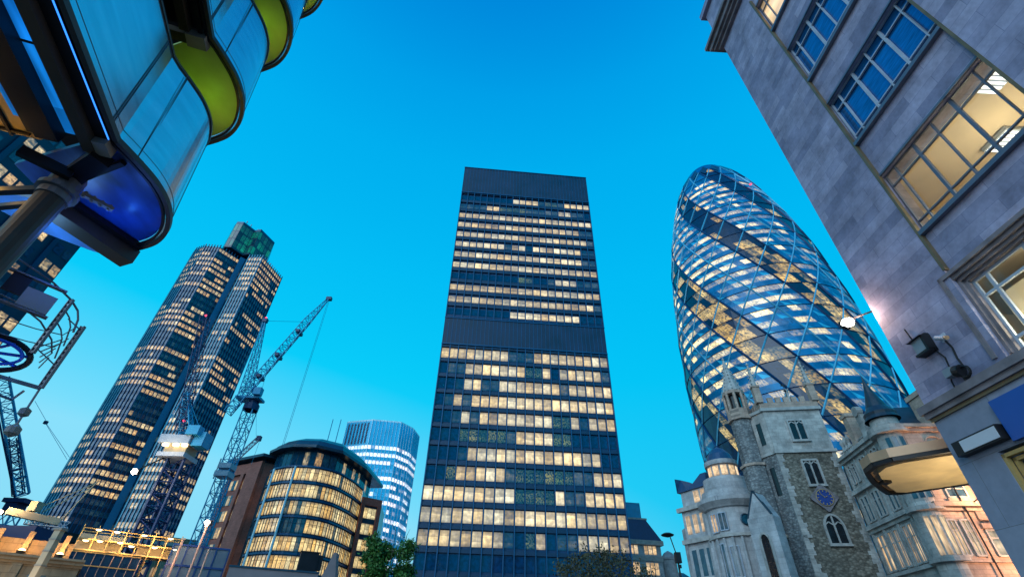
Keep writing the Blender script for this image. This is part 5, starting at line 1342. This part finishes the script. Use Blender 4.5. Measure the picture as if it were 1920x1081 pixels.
    # lamp-lit scaffold gantry and dark sheet roof
    ms = facade((-31.4, 38.9), (-26.2, 42.8)); LS = seglen((-31.4, 38.9), (-26.2, 42.8))
    t = thing('scaffold_gantry', 'yellow lamp lit scaffold gantry below the finned tower', 'scaffold', (-29, 41, 0))
    g = G(ms)
    for z in (7.35, 8.05, 8.75):
        for y in (0, 1.5): g.beam((0, y, z), (LS, y, z), .07)
    for i in range(8):
        x = LS * i / 7
        for y in (0, 1.5): g.tube((x, y, 0), (x, y, 9.0), .035, 6)
        g.tube((x, 0, 8.0), (x, 1.5, 8.0), .03, 5)
    g.build('scaffold_tube', M['yellow'], t)
    g = G(ms); g.box(0, .1, 7.38, LS, 1.4, 7.43); g.box(0, .1, 8.1, LS, 1.4, 8.14); g.box(0, 1.45, 7.4, LS * .45, 1.5, 8.6); g.box(LS * .6, 1.45, 7.4, LS, 1.5, 8.2); g.build('deck_board', M['beige'], t)
    pts = [(.5, 7.95), (1.35, 8.0), (2.6, 8.05), (3.4, 7.9), (4.9, 8.0), (.95, 8.72), (2.1, 8.72), (3.9, 8.72), (5.7, 8.72), (6.3, 8.0)]
    for i, (x, z) in enumerate(pts):
        row = 'upper' if z > 8.5 else 'lower'; same = [q for q in pts if (q[1] > 8.5) == (z > 8.5)]; same.sort(); k = same.index((x, z))
        nm = ['first', 'second', 'third', 'fourth', 'fifth', 'sixth'][k]
        l = thing('bulkhead_lamp', f'{nm} glowing lamp from the left on the {row} rail of the scaffold gantry', 'lamp', T(ms, x, -.1, z), group='lamps on the scaffold gantry')
        p = T(ms, x, -.1, z); g = G(); g.lathe((p[0], p[1]), [(.01, z - .10), (.16, z - .06), (.2, z), (.02, z + .01)], 12); g.build('lens', M['lampwarm'], l)
        g = G(); g.lathe((p[0], p[1]), [(.22, z + .011), (.16, z + .06), (.01, z + .08)], 12); g.build('shade', M['black'], l)
    for x, z in ((1.0, 7.8), (3.0, 7.8), (5.2, 7.8), (2.2, 8.5), (4.6, 8.5)): lamp('gantry_bulb', T(ms, x, -.5, z), (1, .60, .24), 120, t, .15)
    t = thing('sheeted_hoarding', 'dark blue sheeted hoarding with pink and gold rails under the scaffold gantry', 'hoarding', (-29, 40, 0))
    mh = facade((-31.4, 38.5), (-27.8, 41.3)); Lh = seglen((-31.4, 38.5), (-27.8, 41.3))
    g = G(mh); g.box(0, 0, 0, Lh, .3, 7.2); g.build('sheet', M['solar'], t)
    g = G(mh)
    for z in (6.35, 7.16): g.box(0, -.06, z, Lh, 0, z + .07)
    g.build('gold_rail', M['yellow'], t)
    g = G(mh)
    for i in range(9): g.box(i * Lh / 8 - .02, -.045, 0, i * Lh / 8 + .02, 0, 7.15)
    g.build('batten', M['pink'], t)
    # two storeys of blue framed site cabins
    mc = facade((-26.4, 42.4), (-22.9, 44.45)); Lc = seglen((-26.4, 42.4), (-22.9, 44.45))
    t = thing('site_cabin_stack', 'grey site cabins with navy frames stacked two high below the brick wing', 'site cabin', (-24, 44, 0))
    g = G(mc); g.box(0, 0, 0, Lc, 3, 8.3); g.build('cabin_shell', M['cabin'], t)
    g = G(mc)
    for x in (0, 1.0, 2.1, 3.1, Lc): g.box(x - .05, -.05, 0, x + .05, 0, 8.35)
    for z in (6.9, 8.3): g.box(-.05, -.07, z, Lc + .05, 3.05, z + .13)
    for y in (0, 1.5, 3): g.box(Lc, y - .05, 0, Lc + .05, y + .05, 8.3)
    g.build('cabin_frame', M['cabblue'], t)
    g = G(mc); g.box(Lc + .001, .5, 7.3, Lc + .03, .8, 8.0); g.box(Lc + .001, 2.0, 7.2, Lc + .03, 2.3, 7.7); g.build('cabin_vent', M['dark'], t)
    # sparks of pink light poles
    for i, (x, z1, lab) in enumerate(((-25.6, 8.6, 'left tall slim pink lit pole rising in front of the site cabins'), (-24.55, 9.7, 'right tall slim pink lit pole carrying a floodlight above the site cabins'))):
        y = 42.0 + i * .7; t = thing('light_pole', lab, 'pole', (x, y, 0))
        g = G(); g.tube((x, y, 0), (x, y, z1), .085, 8); g.build('shaft', M['pink'], t)
        lamp('pole_wash', (x - .8, y - 1.6, 7.2), (1, .5, .3), 45, t, .1)
        g = G(); g.box(x - .15, y - .1, z1, x + .15, y + .1, z1 + .12); g.build('cap', M['conc'], t)
    t = thing('light_pole', 'short thick pink lit pole furthest right before the cabin end', 'pole', (-23.6, 42.6, 0))
    g = G(); g.tube((-23.6, 42.6, 0), (-23.6, 42.6, 7.9), .07, 8); g.build('shaft', M['pink'], t)
    g = G(); g.lathe((-23.6, 42.6), [(.1, 7.9), (.06, 8.1), (.01, 8.15)], 8); g.build('cap', M['conc'], t)
    l = thing('pole_floodlight', 'bright pinkish floodlight on top of the right hand slim pole by the brick wing', 'floodlight', (-24.55, 42.7, 9.85))
    g = G(); g.box(-24.8, 42.6, 9.83, -24.3, 42.85, 10.2); g.build('housing', M['black'], l)
    g = G(); g.lathe((-24.55, 42.5), [(.02, 9.85), (.16, 9.92), (.2, 10.02), (.15, 10.12), (.02, 10.18)], 12); g.build('lens', M['lampwhite'], l)
    lamp('flood', (-24.5, 41.7, 9.6), (1, .55, .4), 160, l, .15)
    # low block with rough facade between finned tower and brick wing
    t = thing('far_stone_block', 'low stone block seen between the finned tower and the brick wing', 'building', (-62, 98, 0))
    mf = facade((-66, 96), (-56, 103)); g = G(mf); g.box(0, 0, 0, 12.2, 8, 17.6); g.box(1, 1, 17.61, 9, 6, 18.6); g.build('building_body', M['stonewarm'], t)
    g = G(mf); g.box(-.2, -.3, 17.0, 12.4, 0, 17.5); g.build('cornice', M['dress'], t)
    cc = []
    for z in (15, 12, 9):
        for i in range(8): cc.append((-z, wq(mf, .6 + i * 1.4, 1.4 + i * 1.4, z, z + 1.5, -.04), (w01(.0, .8), .4)))
    panes(t, cc, M['roomwin'])
    # parapet in front of the curved office with a black box
    t = thing('mauve_parapet', 'mauve rendered parapet wall along the bottom edge in front of the curved office', 'wall', (-15, 37, 0))
    mp = facade((-18.0, 35.6), (-12.9, 37.9)); Lp = seglen((-18.0, 35.6), (-12.9, 37.9))
    g = G(mp); g.box(0, 0, 0, Lp, .6, 6.05); g.build('parapet_wall', M['pinkwall'], t); g = G(mp); g.box(-.05, -.05, 6.06, Lp + .05, .65, 6.17); g.build('coping', M['roofm'], t)
    t = thing('black_site_box', 'large black box standing on the mauve parapet before the gold lit windows', 'box', (-13.4, 37.7, 6.2))
    g = G(mp); g.box(4.15, .1, 6.18, 5.35, 1.0, 7.3); g.box(5.351, .2, 6.3, 5.7, .9, 7.15); g.build('box_body', M['lloydk'], t)
    g = G(mp); g.box(4.1, .05, 7.301, 5.4, 1.05, 7.36); g.build('lid', M['black'], t)
    t = thing('mauve_gable', 'small mauve triangular gable to the right of the black box', 'gable', (-12.2, 38.2, 0))
    g = G(); g.prism([(-12.75, 37.9), (-11.75, 38.3), (-11.75, 39), (-12.75, 38.6)], 0, 5.6); g.prism([(-12.75, 37.9), (-11.75, 38.3), (-11.75, 39), (-12.75, 38.6)], 5.61, 7.4, top=[(-12.2, 38.1), (-12.05, 38.16), (-12.05, 38.8), (-12.2, 38.7)]); g.build('gable_wall', M['pinkwall'], t)
site()

# ------------------------------------------------------------------ trees
def tree(name, label, c, rad, h0, h1, n, m, trunk, seed, leaf=.35, sparse=0):
    rnd = random.Random(seed)
    t = thing(name, label, 'tree', (c[0], c[1], 0))
    g = G(); zc = h0 + (h1 - h0) * .35
    g.tube((c[0], c[1], 0), (c[0], c[1], zc), trunk, 8, trunk * .6)
    ends = []
    for k in range(11):
        a = rnd.random() * 6.28; r = rad[0] * (.35 + .5 * rnd.random()); e = (c[0] + r * math.cos(a), c[1] + rad[1] * .6 * math.sin(a), h0 + (h1 - h0) * (.35 + .6 * rnd.random()))
        s = (c[0], c[1], h0 * (.6 + .4 * rnd.random()) + (zc - h0) * rnd.random()); g.tube(s, e, trunk * .35, 6, trunk * .08); ends.append(e)
        for q in range(2):
            e2 = tuple(e[i] + rnd.uniform(-1, 1) * rad[0] * .3 for i in range(3)); g.tube(e, e2, trunk * .1, 5, trunk * .03); ends.append(e2)
    g.build('trunk', M['bark'], t)
    g = G()
    clumps = []
    for k in range(64):
        while True:
            p = [rnd.uniform(-1, 1) for _ in range(3)]
            if .1 < sum(x * x for x in p) < 1: break
        clumps.append((c[0] + p[0] * rad[0], c[1] + p[1] * rad[1], (h0 + h1) / 2 + p[2] * (h1 - h0) / 2, rad[0] * rnd.uniform(.16, .34)))
    for k in range(n):
        q = rnd.choice(clumps); p = Vector((q[0] + rnd.gauss(0, .5) * q[3], q[1] + rnd.gauss(0, .5) * q[3], q[2] + rnd.gauss(0, .45) * q[3]))
        a = Vector([rnd.gauss(0, 1) for _ in range(3)]).normalized(); b = a.orthogonal().normalized(); s = leaf * rnd.uniform(.5, 1.2)
        b = Matrix.Rotation(rnd.random() * 6.28, 3, a) @ b; c2 = a.cross(b)
        g.face([p - b * s, p - c2 * s * .45, p + b * s, p + c2 * s * .45])
    g.build('crown', m, t)
tree('street_tree', 'dark green leafy tree between the curved office and the dark tower', (-15.0, 70), (3.5, 3.3), 4, 15.6, 17000, M['green'], .34, 3, .26)
tree('street_tree', 'olive brown half bare tree in front of the foot of the dark tower', (7.6, 44), (3.7, 3.0), 4.2, 9.1, 5200, M['olive'], .22, 9, .15)
tree('street_tree', 'thin leafy sapling in front of the mansard block by the dark tower', (11.9, 46.5), (1.4, 1.2), 4, 8.9, 900, M['olive'], .12, 21, .13)

# ------------------------------------------------------------------ lamp post
def lamp_post():
    t = thing('street_lamp', 'black street lamp post with flat head and camera box before the white corner building', 'street lamp', (12.9, 39.8, 0))
    x, y = 12.9, 39.9
    g = G(); g.lathe((x, y), [(.16, 0), (.16, 1.0), (.09, 1.1), (.07, 8.0), (.05, 8.05)], 12); g.build('post', M['black'], t)
    g = G(); g.tube((x, y, 8.0), (x - .35, y - .2, 9.3), .04, 6); g.build('arm', M['black'], t)
    g = G(); g.lathe((x - .55, y - .3), [(.05, 9.2), (.42, 9.3), (.5, 9.38), (.25, 9.5), (.02, 9.52)], 16); g.build('lamp_head', M['black'], t)
    g = G(); g.box(x - .16, y - .2, 7.55, x + .24, y + .2, 8.25); g.box(x - .1, y - .28, 7.2, x + .12, y - .1, 7.42); g.build('camera_box', M['black'], t)
lamp_post()
# lamp hung high over the street by the stone corner
l = thing('suspended_floodlight', 'brilliant white floodlight bracketed off the stone corner in front of the spiral tower', 'floodlight', (9.7, 11.1, 9.4))
p = Vector((9.70, 11.10, 9.42))
g = G(); g.beam(p + Vector((0, .05, .1)), (10.16, 10.58, 9.5), .035); g.box(p.x - .12, p.y, p.z - .1, p.x + .12, p.y + .16, p.z + .12); g.build('housing', M['black'], l)
g = G(); g.lathe((p.x, p.y - .04), [(.01, p.z - .13), (.13, p.z - .08), (.17, p.z), (.13, p.z + .08), (.01, p.z + .13)], 18); g.build('lens', M['lampwhite'], l)
lamp('flood', p + Vector((.2, -.25, 0)), (1, .60, .42), 90, l, .1)
